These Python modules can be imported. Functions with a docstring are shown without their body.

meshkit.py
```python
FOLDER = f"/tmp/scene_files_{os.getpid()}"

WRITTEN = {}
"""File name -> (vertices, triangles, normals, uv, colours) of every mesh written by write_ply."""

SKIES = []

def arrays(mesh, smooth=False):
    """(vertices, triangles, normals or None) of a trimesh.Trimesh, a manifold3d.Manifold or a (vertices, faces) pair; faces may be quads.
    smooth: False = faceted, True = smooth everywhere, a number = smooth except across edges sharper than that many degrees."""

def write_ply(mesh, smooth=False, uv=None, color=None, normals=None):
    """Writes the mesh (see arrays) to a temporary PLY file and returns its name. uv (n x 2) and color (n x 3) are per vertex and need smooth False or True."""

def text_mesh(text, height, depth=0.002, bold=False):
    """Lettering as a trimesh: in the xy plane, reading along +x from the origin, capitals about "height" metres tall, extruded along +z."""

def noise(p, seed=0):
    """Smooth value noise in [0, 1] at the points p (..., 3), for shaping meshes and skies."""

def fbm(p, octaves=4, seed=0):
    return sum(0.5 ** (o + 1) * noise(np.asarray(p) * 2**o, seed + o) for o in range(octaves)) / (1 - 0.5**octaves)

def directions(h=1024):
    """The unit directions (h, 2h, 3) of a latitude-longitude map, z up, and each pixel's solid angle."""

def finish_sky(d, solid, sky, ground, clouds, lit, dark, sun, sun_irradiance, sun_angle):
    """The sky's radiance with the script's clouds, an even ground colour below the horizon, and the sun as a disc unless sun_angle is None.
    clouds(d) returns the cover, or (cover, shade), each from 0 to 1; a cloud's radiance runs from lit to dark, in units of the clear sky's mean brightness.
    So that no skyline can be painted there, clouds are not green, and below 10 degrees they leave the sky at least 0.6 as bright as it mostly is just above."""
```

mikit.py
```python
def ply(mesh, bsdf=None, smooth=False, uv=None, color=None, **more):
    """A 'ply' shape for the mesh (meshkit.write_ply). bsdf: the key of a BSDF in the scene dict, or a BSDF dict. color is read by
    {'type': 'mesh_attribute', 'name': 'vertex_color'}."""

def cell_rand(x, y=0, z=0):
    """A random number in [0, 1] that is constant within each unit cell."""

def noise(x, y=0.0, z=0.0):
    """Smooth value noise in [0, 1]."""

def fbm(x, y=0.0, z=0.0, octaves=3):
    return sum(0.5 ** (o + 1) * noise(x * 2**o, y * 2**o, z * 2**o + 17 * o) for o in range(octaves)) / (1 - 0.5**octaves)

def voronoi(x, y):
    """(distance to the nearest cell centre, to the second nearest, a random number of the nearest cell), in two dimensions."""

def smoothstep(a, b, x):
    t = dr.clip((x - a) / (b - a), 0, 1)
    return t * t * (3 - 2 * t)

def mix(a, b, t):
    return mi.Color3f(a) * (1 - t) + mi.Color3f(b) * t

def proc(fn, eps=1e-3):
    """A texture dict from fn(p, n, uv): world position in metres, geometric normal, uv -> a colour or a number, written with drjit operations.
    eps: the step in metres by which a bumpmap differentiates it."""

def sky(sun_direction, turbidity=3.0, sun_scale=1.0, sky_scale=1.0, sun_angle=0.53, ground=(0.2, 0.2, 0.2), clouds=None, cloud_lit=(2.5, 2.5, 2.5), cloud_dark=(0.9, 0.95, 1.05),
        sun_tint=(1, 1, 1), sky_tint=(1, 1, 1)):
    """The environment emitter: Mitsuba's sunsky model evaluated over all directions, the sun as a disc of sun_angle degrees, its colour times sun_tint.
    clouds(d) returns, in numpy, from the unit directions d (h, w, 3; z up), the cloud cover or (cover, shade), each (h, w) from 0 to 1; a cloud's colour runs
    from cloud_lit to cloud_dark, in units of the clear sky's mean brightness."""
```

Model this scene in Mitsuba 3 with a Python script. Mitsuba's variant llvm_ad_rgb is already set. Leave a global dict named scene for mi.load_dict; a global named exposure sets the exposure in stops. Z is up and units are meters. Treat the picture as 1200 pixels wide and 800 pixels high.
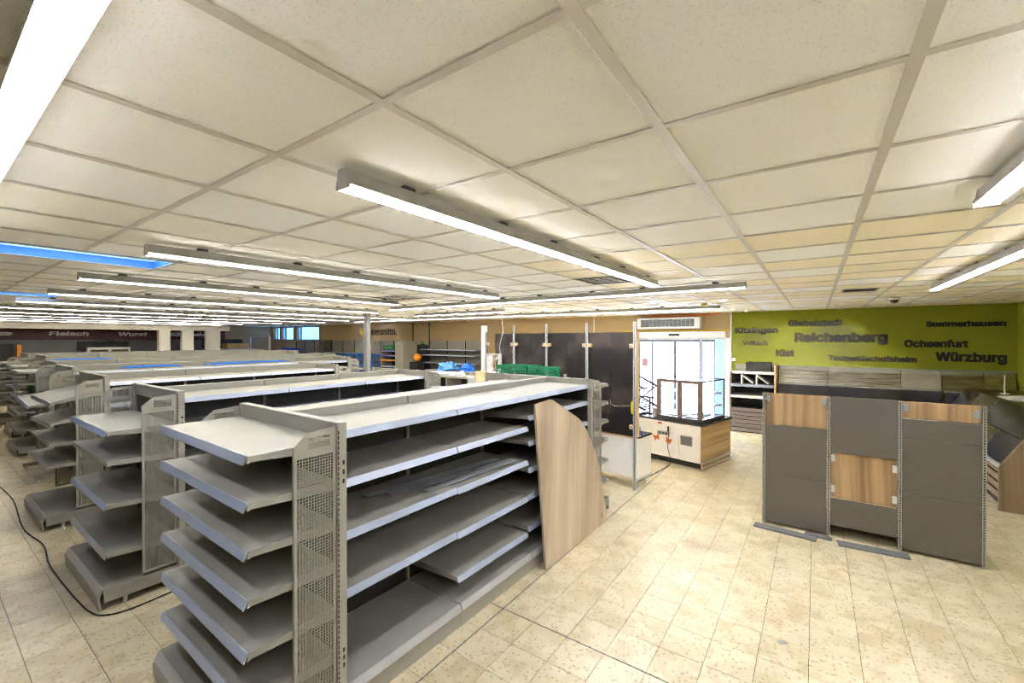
import math, numpy as np, trimesh, mitsuba as mi, mikit, meshkit
import drjit as dr
from shapely.geometry import Polygon, MultiPolygon, box as sbox
from shapely.ops import unary_union
from mikit import noise, fbm, voronoi, cell_rand, smoothstep, mix
T = mi.ScalarTransform4f
scene, labels = {}, {}

# ------------------------------------------------------------------ camera, sky, exposure
H = 2.2585                     # eye height
TH = 0.616                     # heading, left of +y
PITCH = -0.0059
CEIL = 2.958
exposure = 1.08
LAMP = 40.0
SKY, SUN = 80.0, 35.0
eye = np.array([0, 0, H])
fwd = np.array([-math.sin(TH) * math.cos(PITCH), math.cos(TH) * math.cos(PITCH), math.sin(PITCH)])
scene['camera'] = {'type': 'perspective', 'fov': math.degrees(2 * math.atan(600 / 503.3)), 'fov_axis': 'x',
                   'near_clip': 0.05, 'far_clip': 300.0,
                   'to_world': T().look_at(origin=eye.tolist(), target=(eye + fwd).tolist(), up=[0, 0, 1])}


def clouds(d):
    n = meshkit.fbm(d * 3.0 + 5.0, 4, seed=3)
    return np.clip((n - 0.36) * 4.0, 0, 1), np.clip(n * 0.5, 0, 1)


scene['sky'] = mikit.sky((-0.35, -0.55, 0.75), turbidity=3.0, sun_scale=SUN, sky_scale=SKY, ground=(0.42, 0.41, 0.40), clouds=clouds,
                         cloud_lit=(1.6, 1.85, 2.35), cloud_dark=(0.95, 1.15, 1.55), sky_tint=(0.78, 0.98, 1.25))




# ------------------------------------------------------------------ helpers
def box(x0, x1, y0, y1, z0, z1):
    b = trimesh.creation.box([abs(x1 - x0), abs(y1 - y0), abs(z1 - z0)])
    b.apply_translation([(x0 + x1) / 2, (y0 + y1) / 2, (z0 + z1) / 2])
    return b


def cat(*ms):
    return trimesh.util.concatenate(list(ms))


def bevel(x0, x1, y0, y1, z0, z1, r=0.004):
    """A box with chamfered edges."""
    pts = []
    for sx in (0, 1):
        for sy in (0, 1):
            for sz in (0, 1):
                c = np.array([(x0, x1)[sx], (y0, y1)[sy], (z0, z1)[sz]])
                i = np.array([1 - 2 * sx, 1 - 2 * sy, 1 - 2 * sz]) * r
                for k in range(3):
                    q = c + i
                    q[k] = c[k]
                    pts.append(q)
    return trimesh.convex.convex_hull(np.array(pts))


def prism(poly, depth, axis='y', at=0.0):
    """A 2D outline extruded: axis y: outline in (x, z); x: outline in (y, z); z: outline in (x, y)."""
    p = poly if isinstance(poly, (Polygon, MultiPolygon)) else Polygon(poly)
    ps = list(p.geoms) if isinstance(p, MultiPolygon) else [p]
    m = cat(*[trimesh.creation.extrude_polygon(q, depth, engine='earcut') for q in ps])
    v = m.vertices.copy()
    if axis == 'y':
        m.vertices = np.stack([v[:, 0], at + v[:, 2], v[:, 1]], 1); m.invert()
    elif axis == 'x':
        m.vertices = np.stack([at + v[:, 2], v[:, 0], v[:, 1]], 1)
    else:
        m.vertices = v + [0, 0, at]
    return m


def tube(pts, r, n=8):
    pts = np.asarray(pts, float)
    t = np.gradient(pts, axis=0)
    t /= np.linalg.norm(t, axis=1, keepdims=True) + 1e-12
    ref = np.where(np.abs(t[:, 2:3]) > 0.9, [[1.0, 0, 0]], [[0, 0, 1.0]])
    a = np.cross(t, ref); a /= np.linalg.norm(a, axis=1, keepdims=True)
    b = np.cross(t, a)
    ang = np.arange(n) * 2 * np.pi / n
    v = (pts[:, None] + r * (np.cos(ang)[None, :, None] * a[:, None] + np.sin(ang)[None, :, None] * b[:, None])).reshape(-1, 3)
    f = []
    for i in range(len(pts) - 1):
        for k in range(n):
            p, q = i * n + k, i * n + (k + 1) % n
            f += [[p, q, q + n], [p, q + n, p + n]]
    for base, flip in ((0, 1), ((len(pts) - 1) * n, 0)):
        for k in range(1, n - 1):
            f.append([base, base + k, base + k + 1] if flip == 0 else [base, base + k + 1, base + k])
    m = trimesh.Trimesh(v, f, process=False)
    m.fix_normals()
    return m


def cyl(p0, p1, r, n=16):
    return tube([p0, (np.array(p0) + np.array(p1)) / 2, p1], r, n)


def lathe(profile, n=24):
    return trimesh.creation.revolve(np.array(profile, float), sections=n)


def smooth_path(pts, k=8):
    pts = np.asarray(pts, float)
    p = np.vstack([2 * pts[0] - pts[1], pts, 2 * pts[-1] - pts[-2]])
    out = []
    for i in range(1, len(p) - 2):
        for s in np.arange(k) / k:
            out.append(0.5 * (2 * p[i] + (p[i + 1] - p[i - 1]) * s + (2 * p[i - 1] - 5 * p[i] + 4 * p[i + 1] - p[i + 2]) * s * s
                              + (3 * p[i] - p[i - 1] - 3 * p[i + 1] + p[i + 2]) * s ** 3))
    out.append(p[-2])
    return np.array(out)


def perforated(w, h, pitch, hole, margin, t=0.0015, pitch_v=None, hole_v=None):
    """A thin sheet in (u, v) = ([0, w], [0, h]) with rows of real square holes, as vertices (y = u, z = v, x = +-t/2)."""
    pitch_v = pitch_v or pitch; hole_v = hole_v or hole

    def cuts(length, p, a):
        n = max(1, int((length - 2 * margin) / p))
        off = (length - n * p) / 2
        e, solid = [0.0], []
        for i in range(n):
            e += [off + i * p + (p - a) / 2, off + i * p + (p + a) / 2]
            solid += [True, False]
        e.append(length); solid.append(True)
        return np.array(e), np.array(solid)
    ue, us = cuts(w, pitch, hole); ve, vs = cuts(h, pitch_v, hole_v)
    U, V = np.meshgrid(ue, ve, indexing='ij')
    nv = len(ve)
    idx = np.arange(len(ue) * nv).reshape(len(ue), nv)
    keep = us[:, None] | vs[None, :]
    a, b, c, d = idx[:-1, :-1][keep], idx[1:, :-1][keep], idx[1:, 1:][keep], idx[:-1, 1:][keep]
    f = np.vstack([np.stack([a, b, c], 1), np.stack([a, c, d], 1)])
    p0 = np.stack([np.full(U.size, t / 2), U.ravel(), V.ravel()], 1)
    p1 = p0 * [-1, 1, 1]
    return trimesh.Trimesh(np.vstack([p0, p1]), np.vstack([f, f[:, ::-1] + len(p0)]), process=False)


_names = {}


def fresh(name):
    n = _names.get(name, -1) + 1
    _names[name] = n
    return name if n == 0 else f'{name}_{n:03d}'


_ply = {}


def put(key, mesh, mat, tw=None, smooth=False, share=None, **more):
    """One entry of the scene. share: a name under which the mesh file is kept for alike pieces."""
    if share is not None and (share, mat) in _ply:
        d = dict(_ply[(share, mat)])
    else:
        d = mikit.ply(mesh() if callable(mesh) else mesh, 'mat_' + mat, smooth)
        if share is not None:
            _ply[(share, mat)] = d
        d = dict(d)
    if tw is not None:
        d['to_world'] = tw
    d.update(more)
    scene[key] = d
    return key


def part(parent, name, mesh, mat, tw=None, smooth=False, share=None, label=None, **more):
    key = put(fresh(parent + '__' + name), mesh, mat, tw, smooth, share, **more)
    if label:
        labels[key] = {'label': label}
    return key


def thing(name, label, category, group=None):
    key = fresh(name)
    labels[key] = {'label': label, 'category': category}
    if group:
        labels[key]['group'] = group
    return key


def single(name, label, category, mesh, mat, group=None, **kw):
    k = thing(name, label, category, group)
    put(k, mesh, mat, **kw)
    return k


def struct(key, mesh, mat, **kw):
    put(key, mesh, mat, **kw)
    labels[key] = {'kind': 'structure'}
    return key


def lettering(text, width, height, depth=0.02, grow=0.0, slant=0.0, bold=True):
    """Letters as solid pieces, capitals 'height' tall, stretched to 'width', each stroke grown by 'grow' (in cap heights)."""
    m = meshkit.text_mesh(text, 1.0, 0.05, bold=bold)
    v, f = np.array(m.vertices), np.array(m.faces)
    top = v[f][:, :, 2].min(1) > 0.04
    shp = unary_union([Polygon(t[:, :2]) for t in v[f[top]] if Polygon(t[:, :2]).area > 1e-9]).buffer(0.004)
    if grow:
        shp = shp.buffer(grow, join_style=2)
    shp = shp.simplify(0.008)
    x0, _, x1, _ = shp.bounds
    s = width / (x1 - x0)
    out = []
    for g in (shp.geoms if isinstance(shp, MultiPolygon) else [shp]):
        e = trimesh.creation.extrude_polygon(g, depth, engine='earcut')
        q = np.array(e.vertices)
        q[:, 0] = (q[:, 0] - x0) * s + slant * q[:, 1] * height
        q[:, 1] *= height
        e.vertices = q
        out.append(e)
    return cat(*out)


def on_back_wall(m, x, y, z):
    v = np.array(m.vertices); m.vertices = np.stack([x + v[:, 0], y - v[:, 2], z + v[:, 1]], 1); return m


def on_left_wall(m, x, y, z):
    v = np.array(m.vertices); m.vertices = np.stack([x + v[:, 2], y + v[:, 0], z + v[:, 1]], 1); return m


# ------------------------------------------------------------------ materials
def bsdf(name, **kw):
    scene['mat_' + name] = {'type': 'twosided', 'b': {'type': 'principled', **{k: ({'type': 'rgb', 'value': v} if isinstance(v, tuple) else v) for k, v in kw.items()}}}


def metal_fn(base, amount):
    def fn(p, n, uv):
        s = fbm(p.x * 3 + 3, p.y * 3, p.z * 3) - 0.5
        g = noise(p.x * 60, p.y * 60, p.z * 60) - 0.5
        return mi.Color3f(*base) * (1 + amount * s + 0.05 * g)
    return mikit.proc(fn)


bsdf('shelf', base_color=metal_fn((0.206, 0.202, 0.172), 0.16), roughness=0.5, specular=0.3)
bsdf('frame', base_color=metal_fn((0.240, 0.229, 0.192), 0.14), roughness=0.45, specular=0.45)
bsdf('panel_grey', base_color=metal_fn((0.079, 0.071, 0.055), 0.16), roughness=0.38, specular=0.5)
bsdf('back_dark', base_color=metal_fn((0.018, 0.017, 0.016), 0.2), roughness=0.5)  # near-black beyond the paint, standing in for deep shade between the shelves
bsdf('strip', base_color=(0.313, 0.365, 0.470), roughness=0.25, specular=0.6)
bsdf('strip_dull', base_color=(0.36, 0.36, 0.36), roughness=0.35, specular=0.5)
bsdf('black', base_color=(0.012, 0.012, 0.013), roughness=0.5)
bsdf('black_gloss', base_color=(0.010, 0.010, 0.012), roughness=0.16, specular=0.7)
bsdf('white', base_color=(0.80, 0.80, 0.78), roughness=0.5)
bsdf('white_gloss', base_color=(0.88, 0.86, 0.79), roughness=0.3)
bsdf('paint_white', base_color=(0.70, 0.68, 0.63), roughness=0.7)
bsdf('alu', base_color=(0.56, 0.56, 0.56), roughness=0.35, metallic=0.7)
bsdf('lamp_body', base_color=(0.30, 0.29, 0.27), roughness=0.4, metallic=0.3)
bsdf('galv', base_color=metal_fn((0.52, 0.53, 0.53), 0.3), roughness=0.4, metallic=0.5)
bsdf('column_paint', base_color=(0.17, 0.165, 0.15), roughness=0.5)
bsdf('green_plastic', base_color=(0.012, 0.15, 0.065), roughness=0.4)
bsdf('blue_plastic', base_color=(0.02, 0.16, 0.62), roughness=0.35)
bsdf('door_frame', base_color=(0.12, 0.15, 0.20), roughness=0.45)  # dark tone stands in for the shade of frames seen against daylight
bsdf('flyer', base_color=(0.42, 0.22, 0.25), roughness=0.6)
bsdf('deep_blue', base_color=(0.01, 0.04, 0.42), roughness=0.4)
bsdf('bag_and_daylight_blue', base_color=(0.10, 0.33, 0.72), roughness=0.3)  # on the skylight shafts this blue stands in for daylight
bsdf('strip_metal', base_color=(0.115, 0.12, 0.115), roughness=0.4)
bsdf('orange', base_color=(0.80, 0.30, 0.02), roughness=0.45)
bsdf('yellow', base_color=(0.90, 0.66, 0.02), roughness=0.45)
bsdf('amber', base_color=(0.52, 0.36, 0.01), roughness=0.5)
bsdf('red', base_color=(0.5, 0.03, 0.02), roughness=0.4)
bsdf('rust_orange', base_color=(0.55, 0.13, 0.02), roughness=0.5)
bsdf('maroon', base_color=(0.062, 0.004, 0.005), roughness=0.45)
bsdf('letter_grey', base_color=(0.55, 0.54, 0.52), roughness=0.45)
bsdf('letter_dark', base_color=(0.022, 0.019, 0.022), roughness=0.8, specular=0.1)
bsdf('purple', base_color=(0.14, 0.11, 0.42), roughness=0.5)
bsdf('cardboard', base_color=(0.62, 0.38, 0.12), roughness=0.7)
bsdf('block_wood', base_color=(0.62, 0.44, 0.24), roughness=0.6)
bsdf('clip', base_color=(0.26, 0.31, 0.33), roughness=0.4, metallic=0.4)
bsdf('clip_pale', base_color=(0.50, 0.50, 0.46), roughness=0.4)
bsdf('counter_top', base_color=(0.012, 0.012, 0.016), roughness=0.22, specular=0.6)
bsdf('bronze', base_color=(0.17, 0.125, 0.105), roughness=0.35, metallic=0.4)
bsdf('rubber', base_color=(0.016, 0.015, 0.014), roughness=0.6)
bsdf('tile_dark', base_color=(0.085, 0.085, 0.085), roughness=0.35)
bsdf('beige_wall', base_color=mikit.proc(lambda p, n, uv: mi.Color3f(0.421, 0.304, 0.154) * (0.94 + 0.12 * fbm(p.x, p.y, p.z))), roughness=0.85)
bsdf('green_wall', base_color=mikit.proc(lambda p, n, uv: mi.Color3f(0.205, 0.217, 0.020) * (0.95 + 0.1 * fbm(p.x * 2, p.y * 2, p.z * 2))), roughness=0.85, specular=0.12)
bsdf('plain_wall', base_color=(0.10, 0.09, 0.075), roughness=0.85)
bsdf('grout', base_color=(0.13, 0.105, 0.07), roughness=0.9)
bsdf('joint', base_color=(0.085, 0.078, 0.068), roughness=0.8)
bsdf('paving', base_color=mikit.proc(lambda p, n, uv: mi.Color3f(0.50, 0.49, 0.48) * (0.9 + 0.2 * fbm(p.x * 2, p.y * 2))), roughness=0.9)
bsdf('bar', base_color=(0.60, 0.57, 0.51), roughness=0.5)
scene['mat_steel'] = {'type': 'twosided', 'b': {'type': 'roughconductor', 'material': 'none', 'alpha': mikit.proc(lambda p, n, uv: 0.09 + 0.10 * noise(p.x * 4, p.y * 4, p.z * 60)),
                                                'specular_reflectance': mikit.proc(lambda p, n, uv: mi.Color3f(0.50, 0.475, 0.42) * (0.82 + 0.24 * noise(p.x * 2.5, p.y * 2.5, p.z * 45)))}}
scene['mat_glass'] = {'type': 'thindielectric', 'int_ior': 1.5}
scene['mat_blue_glass'] = {'type': 'thindielectric', 'int_ior': 1.5, 'specular_transmittance': {'type': 'rgb', 'value': (0.03, 0.085, 0.17)}}
scene['mat_frost'] = {'type': 'principledthin', 'base_color': {'type': 'rgb', 'value': (0.45, 0.62, 0.78)}, 'roughness': 0.5, 'diff_trans': 0.5, 'spec_trans': 0.0}
scene['mat_acrylic'] = {'type': 'principledthin', 'base_color': {'type': 'rgb', 'value': (0.75, 0.78, 0.82)}, 'roughness': 0.15, 'spec_trans': 0.75, 'eta': 1.45}
scene['mat_opal'] = {'type': 'principledthin', 'base_color': {'type': 'rgb', 'value': (0.42, 0.53, 0.66)}, 'roughness': 0.6, 'diff_trans': 0.26, 'spec_trans': 0.0}


def wood_fn(light, dark, along, s=1.0, seed=0.0):
    def fn(p, n, uv):
        q = {'z': (p.x + 0.35 * p.y, p.y, p.z), 'h': (p.z, p.z * 0.3 + 0 * p.x, p.x + p.y)}[along]
        warp = 0.05 * noise(q[0] * 3 + seed, q[2] * 0.9 + seed)
        a = fbm((q[0] + warp) * 15 * s + seed, q[2] * 0.35 + seed, 0.0, 3)
        b = noise((q[0] + warp) * 46 * s, q[2] * 1.4 + seed)
        c = noise(q[0] * 230 * s, q[2] * 7)
        t = dr.clip(0.55 * smoothstep(0.3, 0.72, a) + 0.28 * b + 0.17 * c, 0, 1)
        return mix(light, dark, t)
    return mikit.proc(fn)


bsdf('board_wood', base_color=wood_fn((0.485, 0.395, 0.286), (0.258, 0.188, 0.122), 'z', 1.0, 3.0), roughness=0.45)
bsdf('board_edge', base_color=(0.30, 0.24, 0.17), roughness=0.6)
bsdf('panel_wood', base_color=wood_fn((0.372, 0.244, 0.117), (0.144, 0.079, 0.032), 'z', 1.0, 11.0), roughness=0.5)
bsdf('oak_end', base_color=wood_fn((0.522, 0.348, 0.148), (0.313, 0.174, 0.061), 'h', 0.9, 5.0), roughness=0.45)
bsdf('stand_wood', base_color=wood_fn((0.225, 0.156, 0.088), (0.119, 0.075, 0.037), 'z', 1.3, 21.0), roughness=0.5)
bsdf('slat_wood', base_color=wood_fn((0.235, 0.191, 0.165), (0.122, 0.096, 0.083), 'h', 1.5, 2.0), roughness=0.5)
bsdf('chipboard', base_color=mikit.proc(lambda p, n, uv: mi.Color3f(0.66, 0.47, 0.25) * (0.85 + 0.3 * noise(p.x * 90, p.y * 90, p.z * 90))), roughness=0.7)
bsdf('slate', base_color=mikit.proc(lambda p, n, uv: mix((0.008, 0.006, 0.005), (0.040, 0.030, 0.024), smoothstep(0.42, 0.75, fbm(p.x * 2.2 + 4, p.y * 2.2, p.z * 2.2, 4))
                                                         * (0.6 + 0.4 * noise(p.x * 9, p.z * 9)))), roughness=0.55, specular=0.18)


def stone_fn(light, dark, chipc, seed):
    def fn(p, n, uv):
        cloud = fbm(p.x * 7 + seed, p.y * 7, 0.0, 3)
        base = mix(light, dark, smoothstep(0.35, 0.75, cloud))
        d, d2, r = voronoi(p.x * 26 + seed, p.y * 26)
        chip = smoothstep(0.30, 0.18, d) * dr.select(r > 0.66, 1.0, 0.0)
        e, e2, r2 = voronoi(p.x * 75 + seed, p.y * 75)
        chip2 = smoothstep(0.34, 0.22, e) * dr.select(r2 > 0.74, 1.0, 0.0)
        dirt = smoothstep(0.55, 0.85, fbm(p.x * 1.1 + 9, p.y * 1.1, 3.0, 4))
        c = mix(base, chipc, 0.55 * chip + 0.45 * chip2 * (1 - chip))
        return c * (1 - 0.16 * dirt)
    return mikit.proc(fn)


bsdf('stone_a', base_color=stone_fn((0.560, 0.494, 0.334), (0.487, 0.413, 0.255), (0.289, 0.192, 0.079), 0.0), roughness=0.31, specular=0.5)
bsdf('stone_b', base_color=stone_fn((0.564, 0.498, 0.339), (0.496, 0.422, 0.262), (0.297, 0.200, 0.086), 5.0), roughness=0.33, specular=0.5)
bsdf('stone_c', base_color=stone_fn((0.553, 0.486, 0.323), (0.479, 0.402, 0.243), (0.279, 0.183, 0.075), 9.0), roughness=0.30, specular=0.5)


def tile_fn(base):
    def fn(p, n, uv):
        d, d2, r = voronoi(p.x * 75, p.y * 75)
        spot = smoothstep(0.20, 0.12, d) * dr.select(r > 0.55, 1.0, 0.0)
        e, e2, r2 = voronoi(p.x * 210, p.y * 210)
        fine = smoothstep(0.3, 0.15, e) * dr.select(r2 > 0.6, 1.0, 0.0)
        m = fbm(p.x * 1.5, p.y * 1.5, 2.0, 3)
        return mi.Color3f(*base) * (0.96 + 0.08 * m) * (1 - 0.20 * spot - 0.07 * fine)
    return mikit.proc(fn)


bsdf('tile_a', base_color=tile_fn((0.90, 0.895, 0.885)), roughness=0.9)
bsdf('tile_b', base_color=tile_fn((0.90, 0.885, 0.845)), roughness=0.9)
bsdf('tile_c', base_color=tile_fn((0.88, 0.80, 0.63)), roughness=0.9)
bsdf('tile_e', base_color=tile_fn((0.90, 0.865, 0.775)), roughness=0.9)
bsdf('tile_d', base_color=tile_fn((0.91, 0.905, 0.90)), roughness=0.9)

# ------------------------------------------------------------------ the shell
XL, XR, YB, YF = -26.2, 3.2, 12.5, -4.0
eyeproj_c, eyeproj_s = math.cos(TH), math.sin(TH)


def pix(x, y, z):
    r = x * eyeproj_c + y * eyeproj_s; d = -x * eyeproj_s + y * eyeproj_c
    if d < 0.15:
        return None
    return 600 + 503.3 * r / d, 397 - 503.3 * (z - H) / d, d


# floor: a grout bed, 300 tiles of their own, the rest as one field of tiles
struct('floor', box(XL, XR, YF, YB, -0.12, -0.005), 'grout')
rng = np.random.default_rng(7)
GX, GY, PX, PY = -2.134, 2.886, 0.30, 0.302
foot = [(-3.62, -2.26, 0.93, 5.3), (-6.15, -4.8, 0.93, 5.3), (-8.7, -7.33, 0.93, 5.3), (-11.2, -9.86, 1.0, 7.4), (-0.52, 1.4, 6.1, 6.6), (-5, -2.2, 6.2, 7.0)]
cells = []
for i in range(-81, 19):
    for j in range(-23, 33):
        x0, x1, y0, y1 = GX + i * PX, GX + (i + 1) * PX, GY + j * PY, GY + (j + 1) * PY
        x0, x1, y0, y1 = max(x0, XL), min(x1, XR), max(y0, YF), min(y1, YB)
        if x1 - x0 < 0.02 or y1 - y0 < 0.02:
            continue
        g = 0.002
        ax0, ax1, ay0, ay1 = x0 + g, x1 - g, y0 + g, y1 - g
        if i == 0: ax0 += 0.004
        if i == -1: ax1 -= 0.004
        if j == 0 and -1 <= i <= 9: ay0 += 0.004
        if j == -1 and -1 <= i <= 9: ay1 -= 0.004
        cx, cy = (x0 + x1) / 2, (y0 + y1) / 2
        p = pix(cx, cy, 0)
        seen = p is not None and -20 < p[0] < 1220 and p[1] < 815 and not any(a < cx < b and c < cy < d for a, b, c, d in foot)
        cells.append(((p[2] if seen else 1e9), ax0, ax1, ay0, ay1, int(rng.integers(0, 3))))
cells.sort(key=lambda c: c[0])
field = {0: [], 1: [], 2: []}
for k, (d, x0, x1, y0, y1, v) in enumerate(cells):
    dz = 0.0004 * float(rng.random())
    if k < 300:
        part('floor', 'tile', box(-0.5, 0.5, -0.5, 0.5, -1, 0), 'stone_' + 'abc'[v], share='floor_tile',
             tw=T().translate([(x0 + x1) / 2, (y0 + y1) / 2, dz]).scale([x1 - x0, y1 - y0, 0.0049 + dz]))
    else:
        field[v].append((x0, x1, y0, y1))


def tops(rects, z0, z1):
    """Many flat tiles as one mesh: top and four edges each."""
    v, f = [], []
    for n, (x0, x1, y0, y1) in enumerate(rects):
        v += [[x0, y0, z1], [x1, y0, z1], [x1, y1, z1], [x0, y1, z1], [x0, y0, z0], [x1, y0, z0], [x1, y1, z0], [x0, y1, z0]]
        for q in ((0, 1, 2, 3), (4, 5, 1, 0), (5, 6, 2, 1), (6, 7, 3, 2), (7, 4, 0, 3)):
            f += [[8 * n + q[0], 8 * n + q[1], 8 * n + q[2]], [8 * n + q[0], 8 * n + q[2], 8 * n + q[3]]]
    return trimesh.Trimesh(np.array(v), np.array(f), process=False)


for v in range(3):
    k = part('floor', 'tile_field', tops(field[v], -0.0049, 0.0), 'stone_' + 'abc'[v])
    labels[k] = {'kind': 'stuff', 'label': 'cream speckled stone floor tiles farther away'}
part('floor', 'expansion_joint', box(GX - 0.005, GX + 0.005, YF, YB, -0.0049, -0.002), 'joint')
part('floor', 'expansion_joint', box(GX - 0.3, GX + 3.0, GY - 0.005, GY + 0.005, -0.0049, -0.002), 'joint')

# walls
DOOR = (-4.36, -1.95, 0.0, 2.30)
WIN = [(-26.0, -25.3, 2.2, 2.93), (-25.07, -23.78, 2.2, 2.93), (-23.4, -21.2, 2.2, 2.93)]


def wall_with_holes(x0, x1, z0, z1, holes, y, t, ):
    p = sbox(x0, z0, x1, z1)
    for a, b, c, d in holes:
        p = p.difference(sbox(a, c, b, d))
    return prism(p, t, 'y', y)


struct('wall_back', wall_with_holes(XL - 0.3, -1.815, 0, 3.3, [DOOR] + WIN, YB, 0.3), 'beige_wall')
struct('wall_back_green', box(-1.815, XR + 0.3, YB, YB + 0.3, 0, 3.3), 'green_wall')
struct('wall_right', box(XR, XR + 0.3, YF - 0.3, YB, 0, 3.3), 'green_wall')
struct('wall_left', box(XL - 0.3, XL, YF - 0.3, YB, 0, 3.3), 'beige_wall')
struct('wall_front', box(XL - 0.3, XR + 0.3, YF - 0.3, YF, 0, 3.3), 'plain_wall')
struct('trim_1', box(-1.835, -1.80, YB - 0.03, YB, 0, CEIL), 'alu')
struct('trim_2', box(-5.70, -5.665, YB - 0.035, YB, 0, CEIL), 'paint_white')
struct('trim_3', box(-4.9, -1.84, YB - 0.03, YB, 2.47, 2.505), 'amber')

# ceiling: slab above, tiles in a grid of bars, two daylight panels
CX, CY, G = -0.4232, 0.8204, 0.625
SKY1 = (CX - 8 * G, CX - 7 * G, CY - 3 * G, CY + G)
SKY2 = (CX - 16 * G, CX - 15 * G, CY - 3 * G, CY + G)
slab = sbox(XL - 0.3, YF - 0.3, XR + 0.3, YB + 0.3)
for s in (SKY1, SKY2):
    slab = slab.difference(sbox(s[0], s[2], s[1], s[3]))
struct('ceiling', prism(slab, 0.12, 'z', 3.18), 'paint_white')
tiles = []
LX0, LX1 = -22.7, XR
for i in range(-42, 7):
    for j in range(-8, 20):
        x0, x1, y0, y1 = max(CX + i * G, XL), min(CX + (i + 1) * G, XR), max(CY + j * G, YF), min(CY + (j + 1) * G, YB)
        if x1 - x0 < 0.03 or y1 - y0 < 0.03:
            continue
        if (i == -8 or i == -16) and -3 <= j <= 0:
            continue
        cx, cy = (x0 + x1) / 2, (y0 + y1) / 2
        p = pix(cx, cy, CEIL)
        seen = p is not None and -120 < p[0] < 1320 and p[1] > -260
        r = float(rng.random())
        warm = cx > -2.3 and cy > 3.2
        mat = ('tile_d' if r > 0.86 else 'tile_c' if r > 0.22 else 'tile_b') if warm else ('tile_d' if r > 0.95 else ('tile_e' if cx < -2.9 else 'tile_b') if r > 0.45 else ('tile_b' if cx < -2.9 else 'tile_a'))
        tiles.append((p[2] if seen else 1e9, x0, x1, y0, y1, mat))
tiles.sort(key=lambda c: c[0])
rest = {}
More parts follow.
